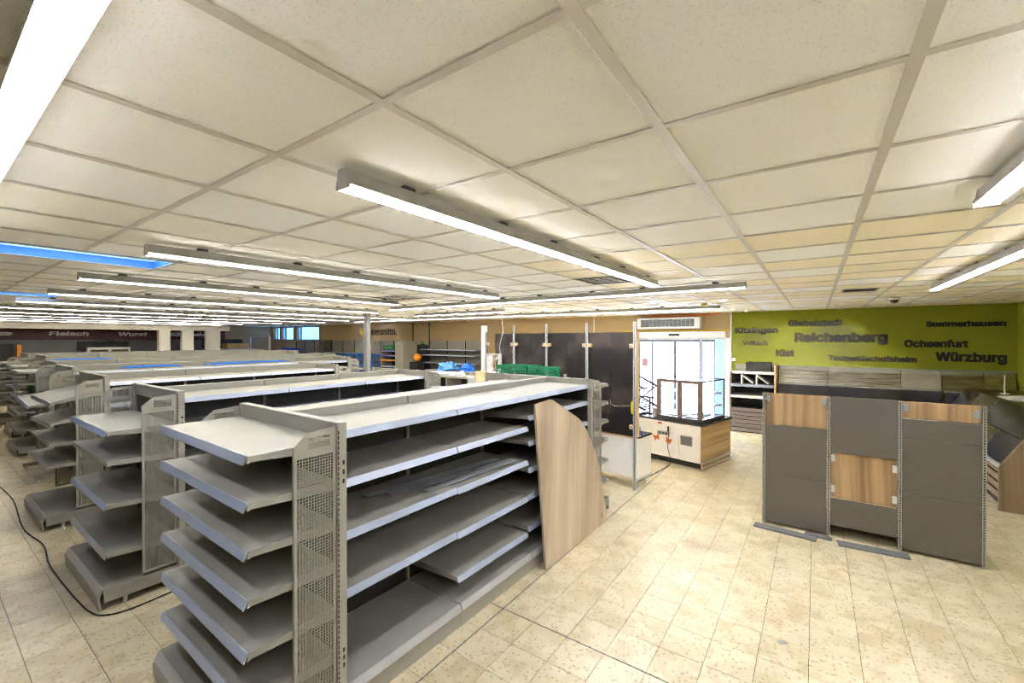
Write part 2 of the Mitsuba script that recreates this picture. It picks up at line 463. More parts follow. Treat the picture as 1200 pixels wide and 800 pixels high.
for k, (d, x0, x1, y0, y1, mat) in enumerate(tiles):
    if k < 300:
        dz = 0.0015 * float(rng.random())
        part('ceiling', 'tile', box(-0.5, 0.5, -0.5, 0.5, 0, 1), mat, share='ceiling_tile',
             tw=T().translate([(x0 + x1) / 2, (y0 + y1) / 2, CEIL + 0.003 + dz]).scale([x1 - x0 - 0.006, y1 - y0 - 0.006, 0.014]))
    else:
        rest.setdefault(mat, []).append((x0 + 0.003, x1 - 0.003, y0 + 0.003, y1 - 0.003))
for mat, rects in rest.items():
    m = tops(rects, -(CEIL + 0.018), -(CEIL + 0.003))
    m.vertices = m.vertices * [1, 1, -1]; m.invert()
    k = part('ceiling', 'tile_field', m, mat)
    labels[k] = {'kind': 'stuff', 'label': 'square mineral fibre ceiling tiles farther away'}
for i in range(-41, 6):
    x = CX + i * G
    if XL < x < XR:
        part('ceiling', 'grid_bar', box(x - 0.017, x + 0.017, YF, YB, CEIL - 0.003, CEIL + 0.002), 'bar')
for j in range(-7, 19):
    y = CY + j * G
    xs = [(XL, SKY2[0]), (SKY2[1], SKY1[0]), (SKY1[1], XR)] if -3 < j < 1 else [(XL, XR)]
    for a, b in xs:
        part('ceiling', 'grid_bar', box(a, b, y - 0.014, y + 0.014, CEIL - 0.0022, CEIL + 0.002), 'bar')
for n, (a, b, c, d) in enumerate((SKY1, SKY2)):
    k = f'skylight_{n + 1}'
    w = 0.02
    struct(k, cat(box(a - w, a, c - w, d + w, CEIL, 3.30), box(b, b + w, c - w, d + w, CEIL, 3.30), box(a, b, c - w, c, CEIL, 3.30), box(a, b, d, d + w, CEIL, 3.30)), 'bag_and_daylight_blue')  # walls coloured blue in place of the sky light falling on them
    part(k, 'pane', trimesh.Trimesh([[a, c, 3.03], [b, c, 3.03], [b, d, 3.03], [a, d, 3.03]], [[0, 1, 2], [0, 2, 3]], process=False), 'opal', label='pale blue opal daylight pane')

# outside ground
struct('outdoor_paving', box(-60, 40, YB + 0.3, 70, -0.2, -0.02), 'paving')

# sliding entrance door
DY = YB + 0.10
struct('door_1', cat(box(DOOR[0], DOOR[0] + 0.06, DY - 0.05, DY + 0.05, 0, 2.3), box(DOOR[1] - 0.06, DOOR[1], DY - 0.05, DY + 0.05, 0, 2.3), box(DOOR[0], DOOR[1], DY - 0.05, DY + 0.05, 2.24, 2.3)), 'alu')
xe = [-4.30, -3.89, -3.245, -2.575, -2.22]
put('door_1__frosted_panel', box(-2.215, -2.015, DY - 0.004, DY + 0.004, 0, 2.24), 'frost')
labels['door_1__frosted_panel'] = {'label': 'pale blue frosted side panel'}
for n in range(4):
    a, b = xe[n], xe[n + 1]
    y = DY + (0.03 if n in (0, 3) else -0.03)
    f = cat(box(a, a + 0.035, y - 0.015, y + 0.015, 0.0, 2.24), box(b - 0.035, b, y - 0.015, y + 0.015, 0, 2.24), box(a + 0.035, b - 0.035, y - 0.015, y + 0.015, 0, 0.09), box(a + 0.035, b - 0.035, y - 0.015, y + 0.015, 2.18, 2.24))
    k = part('door_1', 'leaf', f, 'door_frame')
    part(k, 'pane', trimesh.Trimesh([[a + .035, y, .09], [b - .035, y, .09], [b - .035, y, 2.18], [a + .035, y, 2.18]], [[0, 1, 2], [0, 2, 3]], process=False), 'glass')
part('door_1', 'operator_box', bevel(-4.40, -1.93, YB - 0.14, YB - 0.002, 2.29, 2.46, 0.008), 'white', label='white door operator box')
part('door_1', 'sensor', bevel(-3.37, -3.09, YB - 0.165, YB - 0.14, 2.35, 2.40, 0.006), 'black')
struct('door_jamb_1', box(-1.95, -1.835, YB - 0.002, YB, 0, 2.29), 'white')
for n, (a, b, c, d) in enumerate(WIN):
    k = f'window_{n + 1}'
    y = YB + 0.12
    struct(k, cat(box(a, a + .04, y - .02, y + .02, c, d), box(b - .04, b, y - .02, y + .02, c, d), box(a + .04, b - .04, y - .02, y + .02, c, c + .04), box(a + .04, b - .04, y - .02, y + .02, d - .04, d)), 'alu')
    part(k, 'pane', trimesh.Trimesh([[a + .04, y, c + .04], [b - .04, y, c + .04], [b - .04, y, d - .04], [a + .04, y, d - .04]], [[0, 1, 2], [0, 2, 3]], process=False), 'blue_glass', label='blue tinted window pane')
part('door_1', 'flyer', box(-4.20, -4.04, DY + 0.024, DY + 0.028, 1.46, 1.68), 'flyer', label='small reddish flyer on the side pane')

# meat counter recess on the far left: bulkhead on pillars, maroon band with lettering
BX = -22.7
struct('bulkhead_left', box(BX - 0.25, BX, YF, 8.9, 2.63, CEIL - 0.004), 'paint_white')
for n, (a, b) in enumerate(((6.2, 6.6), (7.03, 7.45), (7.95, 8.9))):
    struct(f'pillar_{n + 1}', box(BX - 0.25 if n < 2 else BX - 0.25, BX, a, b if n < 2 else 8.5, 0, 2.63), 'paint_white')
struct('wall_recess_tiled', box(XL, XL + 0.04, YF, 10.2, 0, 2.22), 'tile_dark')
band = thing('fascia_band', 'long maroon fascia band with grey food lettering above the meat counter', 'sign')
put(band, bevel(XL + 0.002, -26.1, -2.0, 10.0, 2.225, 2.70, 0.004), 'maroon')
for txt, a, b in (('Käse', 0.55, 2.47), ('Fleisch', 3.45, 4.65), ('Wurst', 5.62, 6.67), ('SB-Theke', 7.56, 9.15)):
    m = on_left_wall(lettering(txt, b - a, 0.165, 0.012, 0.03, 0.18), -26.1, a, 2.405)
    part(band, 'lettering', m, 'letter_grey')

# ------------------------------------------------------------------ double-sided shelf rows and their end units
def shelf_mesh(w, d):
    plate = box(-w / 2, w / 2, 0, d, -0.016, 0)
    lip = box(-w / 2, w / 2, d - 0.012, d, -0.036, -0.016)
    side = [(0, -0.062), (0, -0.016), (d - 0.012, -0.016), (d - 0.012, -0.030)]
    return cat(plate, lip, prism(side, 0.004, 'x', -w / 2), prism(side, 0.004, 'x', w / 2 - 0.004))


def strip_mesh(w, d):
    p = [(d - 0.004, 0.003), (d + 0.002, 0.005), (d + 0.020, -0.040), (d + 0.016, -0.043), (d + 0.001, -0.006)]
    return prism(p, w, 'x', -w / 2)


def R(x, y, z, rot):
    return T().translate([x, y, z]).rotate([0, 0, 1], rot)


def add_shelf(root, base, w, d, z, x, y, rot, tilt=0.0, strip='strip', roll=0.0):
    """rot turns the shelf's front from +y; base is the transform of the whole row."""
    tw = base @ R(x, y, z, rot) @ T().rotate([1, 0, 0], -tilt).rotate([0, 1, 0], roll)
    k = part(root, 'shelf', lambda: shelf_mesh(w, d), 'shelf', share=f'shelf{w:.3f}_{d:.3f}', tw=tw)
    if strip:
        part(k, 'price_strip', lambda: strip_mesh(w - 0.004, d), strip, share=f'strip{w:.3f}_{d:.3f}', tw=tw)
    return k


def slots(zs):
    return cat(*[box(-0.0006, 0.0006, -0.006, 0.006, z - 0.013, z + 0.013) for z in zs])  # thin black plates on the face, in place of the dark slot insides


def row(label, X, Y0, bays, rot, h, left, right, back='back_dark'):
    """A run of double-sided shelving along y. left/right: one list of shelf heights per bay."""
    t = thing('shelf_row', label, 'shelving', None)
    base = T().translate([X, Y0, 0]).rotate([0, 0, 1], rot)
    y = 0.0
    L = sum(bays)
    for k in range(len(bays) + 1):
        part(t, 'post', box(-0.03, 0.03, -0.015, 0.015, 0, 1.70), 'frame', share='row_post', tw=base @ R(0, y + (0.02 if k == 0 else -0.02 if k == len(bays) else 0), 0, 0))
        if k < len(bays):
            y += bays[k]
    y = 0.0
    for k, w in enumerate(bays):
        c = y + w / 2
        part(t, 'back_panel', lambda: box(-0.012, 0.012, -w / 2 + 0.012, w / 2 - 0.012, 0.15, 1.69), back, share=f'row_back{w:.2f}', tw=base @ R(0, c, 0, 0))
        part(t, 'top_rail', lambda: bevel(-0.028, 0.028, -w / 2 + 0.003, w / 2 - 0.003, 1.66, h, 0.004), 'shelf', share=f'row_rail{w:.2f}_{h:.3f}', tw=base @ R(0, c, 0, 0))
        for side, levels, r in ((1, right, -90), (-1, left, 90)):
            for z in levels[k]:
                add_shelf(t, base, w - 0.008, 0.575, z, side * 0.03, c, r)
            dk = part(t, 'base_deck', lambda: box(-w / 2 + 0.004, w / 2 - 0.004, 0.0, 0.615, 0.13, 0.17), 'shelf', share=f'deck{w:.2f}', tw=base @ R(side * 0.03, c, 0, r))
            part(dk, 'price_strip', lambda: prism([(0.610, 0.174), (0.618, 0.174), (0.640, 0.128), (0.634, 0.124), (0.616, 0.160)], w - 0.012, 'x', -w / 2 + 0.006), 'strip_dull', share=f'deckstrip{w:.2f}', tw=base @ R(side * 0.03, c, 0, r))
            part(t, 'kick_plate', lambda: box(-w / 2 + 0.003, w / 2 - 0.003, 0.610, 0.622, 0.0, 0.122), 'frame', share=f'kick{w:.2f}', tw=base @ R(side * 0.03, c, 0, r))
        y += w
    return t, base, L


PANEL_OUT = [(0, 1.62), (0.245, 1.62), (0.245, 1.752), (0.075, 1.738), (0.0, 1.672)]


def side_panel_mesh(fine=True):
    pitch, hole = (0.0165, 0.0112) if fine else (0.026, 0.0170)
    m = perforated(0.245, 1.42, pitch, hole, 0.013, 0.0016)
    m.apply_translation([0, 0, 0.20])
    top = perforated(0.17, 0.075, pitch, hole, 0.006, 0.0016); top.apply_translation([0.070, 0, 0]); top.vertices = top.vertices[:, [0, 1, 2]]
    cap = Polygon(PANEL_OUT).difference(sbox(0.070 + 0.0, 1.64, 0.070 + 0.15, 1.715))
    c = prism(cap, 0.0016, 'x', -0.0008)
    t2 = perforated(0.15, 0.075, pitch, hole, 0.004, 0.0016); t2.apply_translation([0, 0.070, 1.64])
    flange = box(-0.018, 0.0, -0.0, 0.003, 0.20, 1.672)
    return cat(m, c, t2, flange)


def end_unit(label, X, Y, rot, h, shelves, back='back_dark', base_kind='deck', fine=True, group=None, strips=None, slots_on=True):
    """The cross unit at the end of a row, its front along local -y. shelves: (height, tilt, roll)."""
    t = thing('end_shelf_unit', label, 'shelving', group)
    base = T().translate([X, Y, 0]).rotate([0, 0, 1], rot)
    for s in (-1, 1):
        k = part(t, 'post', lambda: cat(bevel(0.609, 0.665, -0.060, 0.0, 0.0, h, 0.003)), 'frame', share=f'end_post{h:.3f}', tw=base @ R(0, 0, 0, 0) @ T().scale([s, 1, 1]))
        if slots_on:
            q = part(k, 'slot_row', lambda: slots([0.33, 0.375, 0.42, 1.42, 1.475, 1.53]), 'black', share='end_slots', tw=base @ R(s * 0.6655, -0.022, 0, 0))
            labels[q] = {'kind': 'stuff'}
            q = part(k, 'slot_row', lambda: cat(*[box(-0.0006, 0.0006, -0.004, 0.004, z, z + 0.02) for z in np.arange(0.08, h - 0.04, 0.03)]), 'black', share=f'end_slots_small{h:.3f}', tw=base @ R(s * 0.6655, -0.054, 0, 0))
            labels[q] = {'kind': 'stuff'}
        part(t, 'side_panel', lambda: side_panel_mesh(fine), 'frame', share=f'side_panel{fine}', tw=base @ R(s * 0.652, -0.310, 0, 0) @ T().scale([s, 1, 1]))
    if back == 'perforated':
        part(t, 'back_panel', lambda: (lambda m: (m.apply_transform(trimesh.transformations.rotation_matrix(-np.pi / 2, [0, 0, 1])), m)[1])(perforated(1.2, 1.52, 0.05, 0.018, 0.03, 0.003, 0.03, 0.02)), 'frame', share='perf_back', tw=base @ R(-0.6, -0.03, 0.17, 0))
    else:
        part(t, 'back_panel', box(-0.608, 0.608, -0.040, -0.020, 0.14, 1.66), back, share='end_back' + back, tw=base)
    part(t, 'top_rail', lambda: cat(bevel(-0.608, 0.608, -0.058, -0.002, 1.655, h, 0.004), box(-0.606, 0.606, -0.0605, -0.058, h - 0.024, h - 0.020)), 'shelf', share=f'end_rail{h:.3f}', tw=base)
    for n, (z, tilt, roll) in enumerate(shelves):
        st = 'strip' if strips is None else strips[n]
        add_shelf(t, base, 1.285, 0.475, z, 0, -0.062, 180, tilt, st, roll)
    if base_kind == 'deck':
        d = part(t, 'base_deck', lambda: cat(box(-0.645, 0.645, -0.565, -0.06, 0.128, 0.170), box(-0.645, -0.640, -0.56, -0.02, 0.06, 0.128), box(0.640, 0.645, -0.56, -0.02, 0.06, 0.128)), 'shelf', share='end_deck', tw=base)
        part(d, 'price_strip', lambda: prism([(0.560, 0.174), (0.568, 0.174), (0.592, 0.118), (0.586, 0.114), (0.566, 0.160)], 1.27, 'x', -0.635), 'strip_dull', share='end_deck_strip', tw=base @ R(0, 0, 0, 180))
        part(t, 'kick_plate', lambda: prism([(0.572, 0.0), (0.590, 0.0), (0.600, 0.112), (0.588, 0.112)], 1.27, 'x', -0.635), 'frame', share='end_kick', tw=base @ R(0, 0, 0, 180))
        for s in (-1, 1):
            part(t, 'foot', lambda: cyl([0, 0, 0], [0, 0, 0.06], 0.016), 'galv', share='end_foot', tw=base @ R(s * 0.615, -0.42, 0, 0))
    else:
        for s in (-1, 1):
            k = part(t, 'leg', lambda: cat(box(-0.015, 0.015, -0.47, -0.05, 0.055, 0.115)), 'frame', share='end_leg', tw=base @ R(s * 0.61, 0, 0, 0))
            part(k, 'foot', lambda: cyl([0, 0, 0], [0, 0, 0.056], 0.014), 'galv', share='end_leg_foot', tw=base @ R(s * 0.61, -0.43, 0, 0))
    return t


STD = [1.700, 1.42, 1.09, 0.75, 0.42]
E6 = [(1.672, 0, 0), (1.435, 0, 0), (1.195, 0, 0), (0.950, 0, 0), (0.685, 0, 0), (0.420, 0, 0)]
E4 = [(1.480, 0, 0), (1.225, 0, 0), (0.865, 0, 0), (0.455, 0, 0)]
PITCH_X = 2.53
XC = [-2.94 - PITCH_X * i for i in range(7)]
Y0 = 1.525
# the nearest row
G1B = [1.0, 1.0, 1.30]
row('nearest grey shelf row, long side bare with the tall wooden board leaning on it', XC[0], Y0, G1B, -0.9, 1.765, [STD] * 3,
    [[1.700, 1.400, 1.080, 0.725], [1.700, 1.400, 1.070, 0.715, 0.365], [1.700, 1.500, 1.250, 0.985, 0.72, 0.41]])
end_unit('nearest grey end shelf unit with seven bare shelves and perforated sides', XC[0], Y0, -0.9, 1.768, E6)
a = math.radians(-0.9)
L1 = sum(G1B)
end_unit('far end shelf unit of the nearest row, behind the leaning wooden board', XC[0] - L1 * math.sin(a), Y0 + L1 * math.cos(a), 179.1, 1.768, E6)
# second and third row
row('second grey shelf row, just behind the nearest one', XC[1], Y0 - 0.02, [1.0, 1.0, 1.05], 0, 1.770, [STD] * 3, [STD] * 3)
end_unit('second grey end shelf unit from the camera, with the black cable around its foot', XC[1], Y0 - 0.02, 0, 1.775, E4, strips=['strip', None, 'strip', 'strip_dull'])
end_unit('far end unit of the second row, with grey perforated sides', XC[1], Y0 + 3.03, 180, 1.775, E4)
row('third grey shelf row from the camera, ending level with the second', XC[2], Y0 - 0.02, [1.0, 1.0, 1.15], 0, 1.790, [STD] * 3, [STD] * 3)
end_unit('third end shelf unit from the camera, its two top shelves tilted forward', XC[2], Y0 - 0.02, 0, 1.79,
         [(1.62, 14, 0), (1.335, 12, 2), (1.02, 0, 0), (0.78, 3, 0)], back='perforated', fine=False, strips=['strip', 'strip', None, 'strip_dull'])
end_unit('far end unit of the third row, seen as a small grey post and panel', XC[2], Y0 + 3.13, 180, 1.79, E4, fine=False)
# the rows farther left
names = ['fourth', 'fifth', 'sixth', 'seventh']
extra = ['with blue plastic straps lying on its top shelf', 'with the green crate in its end unit', 'partly hidden at the left edge of the photo', 'farthest away, in front of the meat counter']
ends = ['stripped down to bare legs and one shelf', 'with five dull shelves and a low base', 'of perforated sheet at the left edge', 'farthest back at the left edge']
for i in range(3, 7):
    y0 = Y0 + [0.10, 0.27, 0.45, 0.45][i - 3]
    h = [1.80, 1.80, 1.86, 1.86][i - 3]
    nb = [5, 6, 6, 6][i - 3]
    row(f'{names[i - 3]} grey shelf row from the camera, {extra[i - 3]}', XC[i], y0, [1.0] * nb, 0, h, [STD] * nb, [STD] * nb)
    if i == 3:
        end_unit(f'fourth end shelf unit from the camera, {ends[0]}', XC[i], y0, 0, h, [(1.30, 6, -3)], back='perforated', base_kind='legs', fine=False)
    else:
        end_unit(f'{names[i - 3]} end shelf unit from the camera, {ends[i - 3]}', XC[i], y0, 0, h, [(1.62, 0, 0), (1.40, 0, 0), (1.16, 0, 0), (0.85, 0, 0), (0.52, 0, 0)], fine=False, strips=['strip', 'strip', 'strip', 'strip_dull', 'strip_dull'])
    end_unit(f'far end unit of the {names[i - 3]} shelf row, small and grey in the distance', XC[i], y0 + nb, 180, h, E4[:2], fine=False, slots_on=False)

# clear plastic panes lying on a shelf of the nearest row
for n, (y1, y2, x1, x2, w, zt) in enumerate(((3.42, 2.10, -2.40, -2.62, 0.10, 1.087), (3.38, 2.30, -2.36, -2.44, 0.06, 1.0925), (3.30, 1.95, -2.52, -2.70, 0.08, 1.098))):
    v = np.array([x2 - x1, y2 - y1, 0]); L = np.linalg.norm(v); ang = math.degrees(math.atan2(v[1], v[0]))
    single('shelf_divider', ('widest clear plastic strip lying on the third shelf of the nearest row', 'narrowest clear plastic strip lying along the front of the third shelf', 'clear plastic strip lying deepest on the third shelf of the nearest row')[n],
           'shelf divider', bevel(0, L, -w / 2, w / 2, 0, 0.004, 0.001), 'acrylic', 'clear plastic strips on the shelf', tw=T().translate([x1, y1, zt]).rotate([0, 0, 1], ang))

# the wooden board leaning on the nearest row
bt = thing('leaning_board', 'tall light wooden board with a curved edge leaning on the nearest shelf row', 'board')
out = [(0, 0), (1.415, 0), (1.432, 0.10), (1.40, 0.34), (1.33, 0.70), (1.22, 0.96), (1.08, 1.17), (0.90, 1.34), (0.33, 1.625), (0.27, 1.632), (0, 1.612)]
hole = Polygon([(1.30, 0.085), (1.318, 0.075), (1.325, 0.11), (1.318, 0.135), (1.298, 0.13)])
lean = 4.6
btw = T().translate([-2.142, 3.605, 0.001]).rotate([0, 0, 1], -0.9).rotate([0, 1, 0], -lean)
put(bt, prism(Polygon(out).difference(hole), 0.022, 'x', -0.022), 'board_wood', tw=btw)
part(bt, 'edge_band', box(-0.0222, 0.0002, -0.0015, 0.0, 0.001, 1.611), 'board_edge', tw=btw, label='dark edge strip of the board')

# ------------------------------------------------------------------ the three-bay partition of bare back panels
pt = thing('partition_panel', 'freestanding three-bay partition of grey metal and wooden back panels', 'partition')
PY_ = 6.10
px = [-0.520, 0.122, 0.735, 1.352]
for n, x in enumerate(px):
    k = part(pt, 'post', box(-0.013, 0.013, 0.006, 0.055, 0.01, 1.605), 'black', share='part_post', tw=R(x, PY_, 0, 0))  # black inner box gives the slots their shade by colour
    m = perforated(0.030, 1.59, 0.022, 0.013, 0.004, 0.0015, 0.0265, 0.015)
    m.apply_transform(trimesh.transformations.rotation_matrix(-np.pi / 2, [0, 0, 1]))
    part(k, 'slotted_face', m, 'frame', tw=R(x - 0.015, PY_ - 0.001, 0.012, 0))
    part(pt, 'leg', cat(box(-0.015, 0.015, 0.05, 0.50, 0.05, 0.11), cyl([0, 0.45, 0], [0, 0.45, 0.055], 0.014, 10), cyl([0, 0.03, 0], [0, 0.03, 0.03], 0.012, 10)), 'frame', share='part_leg', tw=R(x, PY_, 0, 0))


part(pt, 'base_deck', box(px[0] + 0.015, px[3] - 0.015, PY_ + 0.058, PY_ + 0.53, 0.114, 0.134), 'panel_grey')
part(pt, 'kick_plate', box(px[0] - 0.012, px[3] + 0.012, PY_ + 0.515, PY_ + 0.53, 0.0, 0.112), 'panel_grey')
for x in (px[0], px[3]):
    part(pt, 'side_closer', box(x - 0.010, x - 0.004, PY_ + 0.06, PY_ + 0.512, 0.0, 0.112) if x < 0 else box(x + 0.016, x + 0.022, PY_ + 0.06, PY_ + 0.512, 0.0, 0.112), 'panel_grey')


def ppanel(x0, x1, z0, z1, mat, name):
    d = 0.030 if name == 'wood_panel' else 0.004
    return part(pt, name, bevel(x0 + 0.017, x1 - 0.017, PY_ + d, PY_ + d + 0.018, z0 + 0.001, z1 - 0.001, 0.0025), mat)


for a, b, z0, z1, kind in ((0, 1, 1.215, 1.600, 'w'), (0, 1, 0.620, 1.215, 'g'), (0, 1, 0.025, 0.620, 'g'), (1, 2, 0.965, 1.605, 'g'), (1, 2, 0.445, 0.985, 'w'), (1, 2, 0.135, 0.445, 'g'),
                           (2, 3, 1.417, 1.598, 'w'), (2, 3, 1.207, 1.417, 'g'), (2, 3, 0.622, 1.207, 'g'), (2, 3, 0.030, 0.622, 'g')):
    ppanel(px[a], px[b], z0, z1, 'panel_wood' if kind == 'w' else 'panel_grey', 'wood_panel' if kind == 'w' else 'metal_panel')
for x, z, m in ((px[0] + 0.045, 1.53, 'clip'), (px[1] - 0.045, 1.53, 'clip'), (px[1] + 0.04, 0.90, 'clip_pale'), (px[2] - 0.04, 0.86, 'clip_pale'), (px[1] + 0.04, 0.55, 'clip_pale'), (px[2] - 0.04, 0.53, 'clip_pale'), (px[2] + 0.045, 1.53, 'clip'), (px[3] - 0.05, 1.51, 'clip')):
    part(pt, 'bracket', bevel(x - 0.02, x + 0.02, PY_ + 0.018, PY_ + 0.032, z - 0.04, z + 0.04, 0.003), m, label='small bracket holding a wooden panel')


def kick(label, x0, y0, x1, y1, w, g):
    v = np.array([x1 - x0, y1 - y0]); L = np.linalg.norm(v)
    prof = [(0, 0), (w, 0), (w, 0.018), (w - 0.003, 0.018), (w - 0.003, 0.0035), (0.003, 0.0035), (0.003, 0.018), (0, 0.018)]
    m = prism([(p[0], 0.018 - p[1]) for p in prof], L, 'x')
    single('kick_strip', label, 'metal strip', m, 'strip_metal', g, tw=T().translate([x0, y0, 0.001]).rotate([0, 0, 1], math.degrees(math.atan2(v[1], v[0]))))


kick('grey metal strip on the floor before the left bay of the partition', -0.610, 5.895, 0.010, 5.835, 0.12, 'loose metal strips on the floor')
kick('short end of a grey metal strip poking out under the left bay', -0.10, 5.985, 0.150, 5.955, 0.085, 'loose metal strips on the floor')
kick('grey metal strip on the floor before the open middle bay', 0.205, 5.865, 0.80, 5.915, 0.13, 'loose metal strips on the floor')
kick('small grey metal strip on the floor right behind the partition', 1.50, 6.95, 1.62, 7.30, 0.10, 'loose metal strips on the floor')
single('floor_socket', 'small metal plate set in the bright floor tiles', 'floor plate', cat(bevel(-0.03, 0.03, -0.02, 0.02, 0, 0.003, 0.001), cyl([0, 0, 0.002], [0, 0, 0.0042], 0.008, 12)), 'lamp_body', tw=T().translate([-0.196, 3.758, 0.0005]).rotate([0, 0, 1], 35))

# ------------------------------------------------------------------ ceiling lamps
LB = 2.852                    # underside of the lamps


COOL, WARM = (0.965, 0.975, 1.08), (1.0, 0.94, 0.80)


def lamp(label, p0, p1, power=1.0, tint=COOL, clips=True):
    p0, p1 = np.array(p0, float), np.array(p1, float)
    L = np.linalg.norm(p1 - p0)
    ang = math.degrees(math.atan2(p1[1] - p0[1], p1[0] - p0[0]))
    t = thing('strip_light', label, 'ceiling lamp', 'long strip lights under the ceiling')
    tw = T().translate([p0[0], p0[1], LB]).rotate([0, 0, 1], ang)
    prof = [(-0.039, 0.015), (0.039, 0.015), (0.039, 0.027), (0.036, 0.031), (0.036, 0.036), (0.032, 0.040), (0.026, 0.078), (-0.026, 0.078), (-0.032, 0.040), (-0.036, 0.036), (-0.036, 0.031), (-0.039, 0.027)]
    put(t + '__housing', prism(prof, L - 0.012, 'x', 0.006), 'lamp_body', tw=tw)
    for x in (0.0, L - 0.006):
        part(t, 'end_cap', prism([(-0.043, 0.0), (0.043, 0.0), (0.043, 0.026), (0.034, 0.044), (0.028, 0.080), (-0.028, 0.080), (-0.034, 0.044), (-0.043, 0.026)], 0.006, 'x', x), 'lamp_body', tw=tw)
    n = max(1, int(round(L / 1.5)))
    s = (L - 0.012) / n
    for k in range(n):
        m = prism([(-0.036, 0.003), (-0.032, 0.0), (0.032, 0.0), (0.036, 0.003), (0.037, 0.0148), (-0.037, 0.0148)], s - 0.006, 'x', 0.006 + k * s + 0.003)
        part(t, 'diffuser', m, 'white', tw=tw, emitter={'type': 'area', 'radiance': {'type': 'rgb', 'value': [LAMP * power * c for c in tint]}}, label='glowing white diffuser')
        for q in (0.25, 0.80):
            if clips:
                part(t, 'clip', box(-0.034, 0.034, -0.012, 0.012, 0.077, CEIL - LB - 0.006), 'black', share='lamp_clip', tw=tw @ T().translate([0.006 + (k + q) * s, 0, 0]))
    return t


lamp('strip light overhead at the top left corner, its glowing underside close to the camera', (-4.2, 0.176), (1.8, 0.176), 0.5)
lamp('strip light in the middle of the ceiling, the nearest one running away from the camera', (-1.53, 1.0), (-1.51, 4.98))
lamp('second strip light running away, above the nearest shelf row', (-3.87, 0.985), (-3.85, 5.06), 0.95, (1.0, 0.965, 0.91))
lamp('third strip light running away, above the second shelf row', (-6.06, 1.005), (-6.08, 5.06), 0.8, WARM)
lamp('fourth strip light running away, beside the end of the far blue skylight', (-8.36, 1.10), (-8.36, 6.35), 0.65, WARM)
lamp('fifth strip light running away, far and long, above the fourth shelf row', (-10.45, 1.02), (-10.45, 9.2), 0.55, WARM)
for n, x in enumerate((-12.7, -14.9, -17.1, -19.3, -21.4)):
    lamp(f'{["sixth", "seventh", "eighth", "ninth", "tenth"][n]} strip light running away, a thin bright line {["above the fifth row", "above the sixth row", "above the seventh row", "just before the bulkhead lamp", "closest to the white bulkhead"][n]}', (x, 0.9), (x, [8.5, 9.0, 8.5, 8.0, 8.0][n]), 0.5, WARM)
lamp('crosswise strip light ending to the right above the door side, nearer of the two', (-7.28, 5.90), (-0.67, 5.70), 1.25)
lamp('farther crosswise strip light directly before the air curtain', (-13.5, 9.35), (-1.56, 9.35), 0.8, WARM)
lamp('short crosswise strip light between the two long crosswise ones', (-8.70, 7.85), (-5.70, 7.75))
lamp('strip light at the right edge, lower one nearer the green wall', (1.19, 7.33), (1.19, 3.2))
lamp('strip light at the right edge, upper one cut by the frame', (0.62, 2.80), (0.62, 0.6))
for n, (x, y) in enumerate(((-5.16, 8.67), (-3.99, 8.83), (-2.53, 8.24), (-1.38, 8.61))):
    t = thing('downlight', ('first', 'second', 'third', 'fourth')[n] + ' small recessed downlight from the left, before the entrance', 'downlight', 'recessed downlights before the entrance')
    put(t + '__ring', lathe([(0.05, 0.0), (0.07, -0.002), (0.078, -0.010), (0.060, -0.014), (0.05, -0.010), (0.05, 0.0)]), 'white', tw=T().translate([x, y, CEIL - 0.003]))
    put(t + '__lens', lathe([(0.0, -0.008), (0.05, -0.008), (0.05, -0.002), (0.0, -0.002)]), 'white', tw=T().translate([x, y, CEIL - 0.003]), emitter={'type': 'area', 'radiance': {'type': 'rgb', 'value': [LAMP * 5, LAMP * 4.6, LAMP * 3.8]}})
for n, (x, y, w) in enumerate(((-2.0, 4.78, 0.3), (-5.8, 4.82, 0.3), (0.5, 7.84, 0.2))):
    t = thing('ceiling_vent', ('dark ceiling vent beside the end of the middle strip light', 'dark ceiling vent beyond the third strip light', 'small dark ceiling vent over the partition')[n], 'vent')
    put(t + '__frame', cat(box(-w, w, -w, -w + .02, -.008, 0), box(-w, w, w - .02, w, -.008, 0), box(-w, -w + .02, -w + .02, w - .02, -.008, 0), box(w - .02, w, -w + .02, w - .02, -.008, 0)), 'lamp_body', tw=T().translate([x, y, CEIL - 0.003]))
    for q in range(6):
        part(t, 'slat', box(-w + .02, w - .02, -.012, .012, -.006, -.002), 'rubber', share=f'vent_slat{w}', tw=T().translate([x, y - w + 0.02 + (2 * w - 0.04) * (q + .5) / 6, CEIL - 0.003]))
t = thing('dome_camera', 'small black and white dome camera under the ceiling before the green wall', 'camera')
put(t + '__base', lathe([(0, 0), (0.075, 0), (0.075, -0.03), (0.06, -0.045), (0, -0.045)]), 'white', tw=T().translate([1.064, 9.543, CEIL - 0.003]))
put(t + '__dome', lathe([(0.055, -0.045), (0.052, -0.07), (0.035, -0.092), (0.0, -0.10), (0.0, -0.045)]), 'black_gloss', tw=T().translate([1.064, 9.543, CEIL - 0.003]))
single('smoke_detector', 'small amber smoke detector among the downlights', 'detector', lathe([(0, 0), (0.06, 0), (0.06, -0.02), (0.045, -0.045), (0, -0.05)]), 'amber', tw=T().translate([-1.80, 9.1, CEIL - 0.003]))
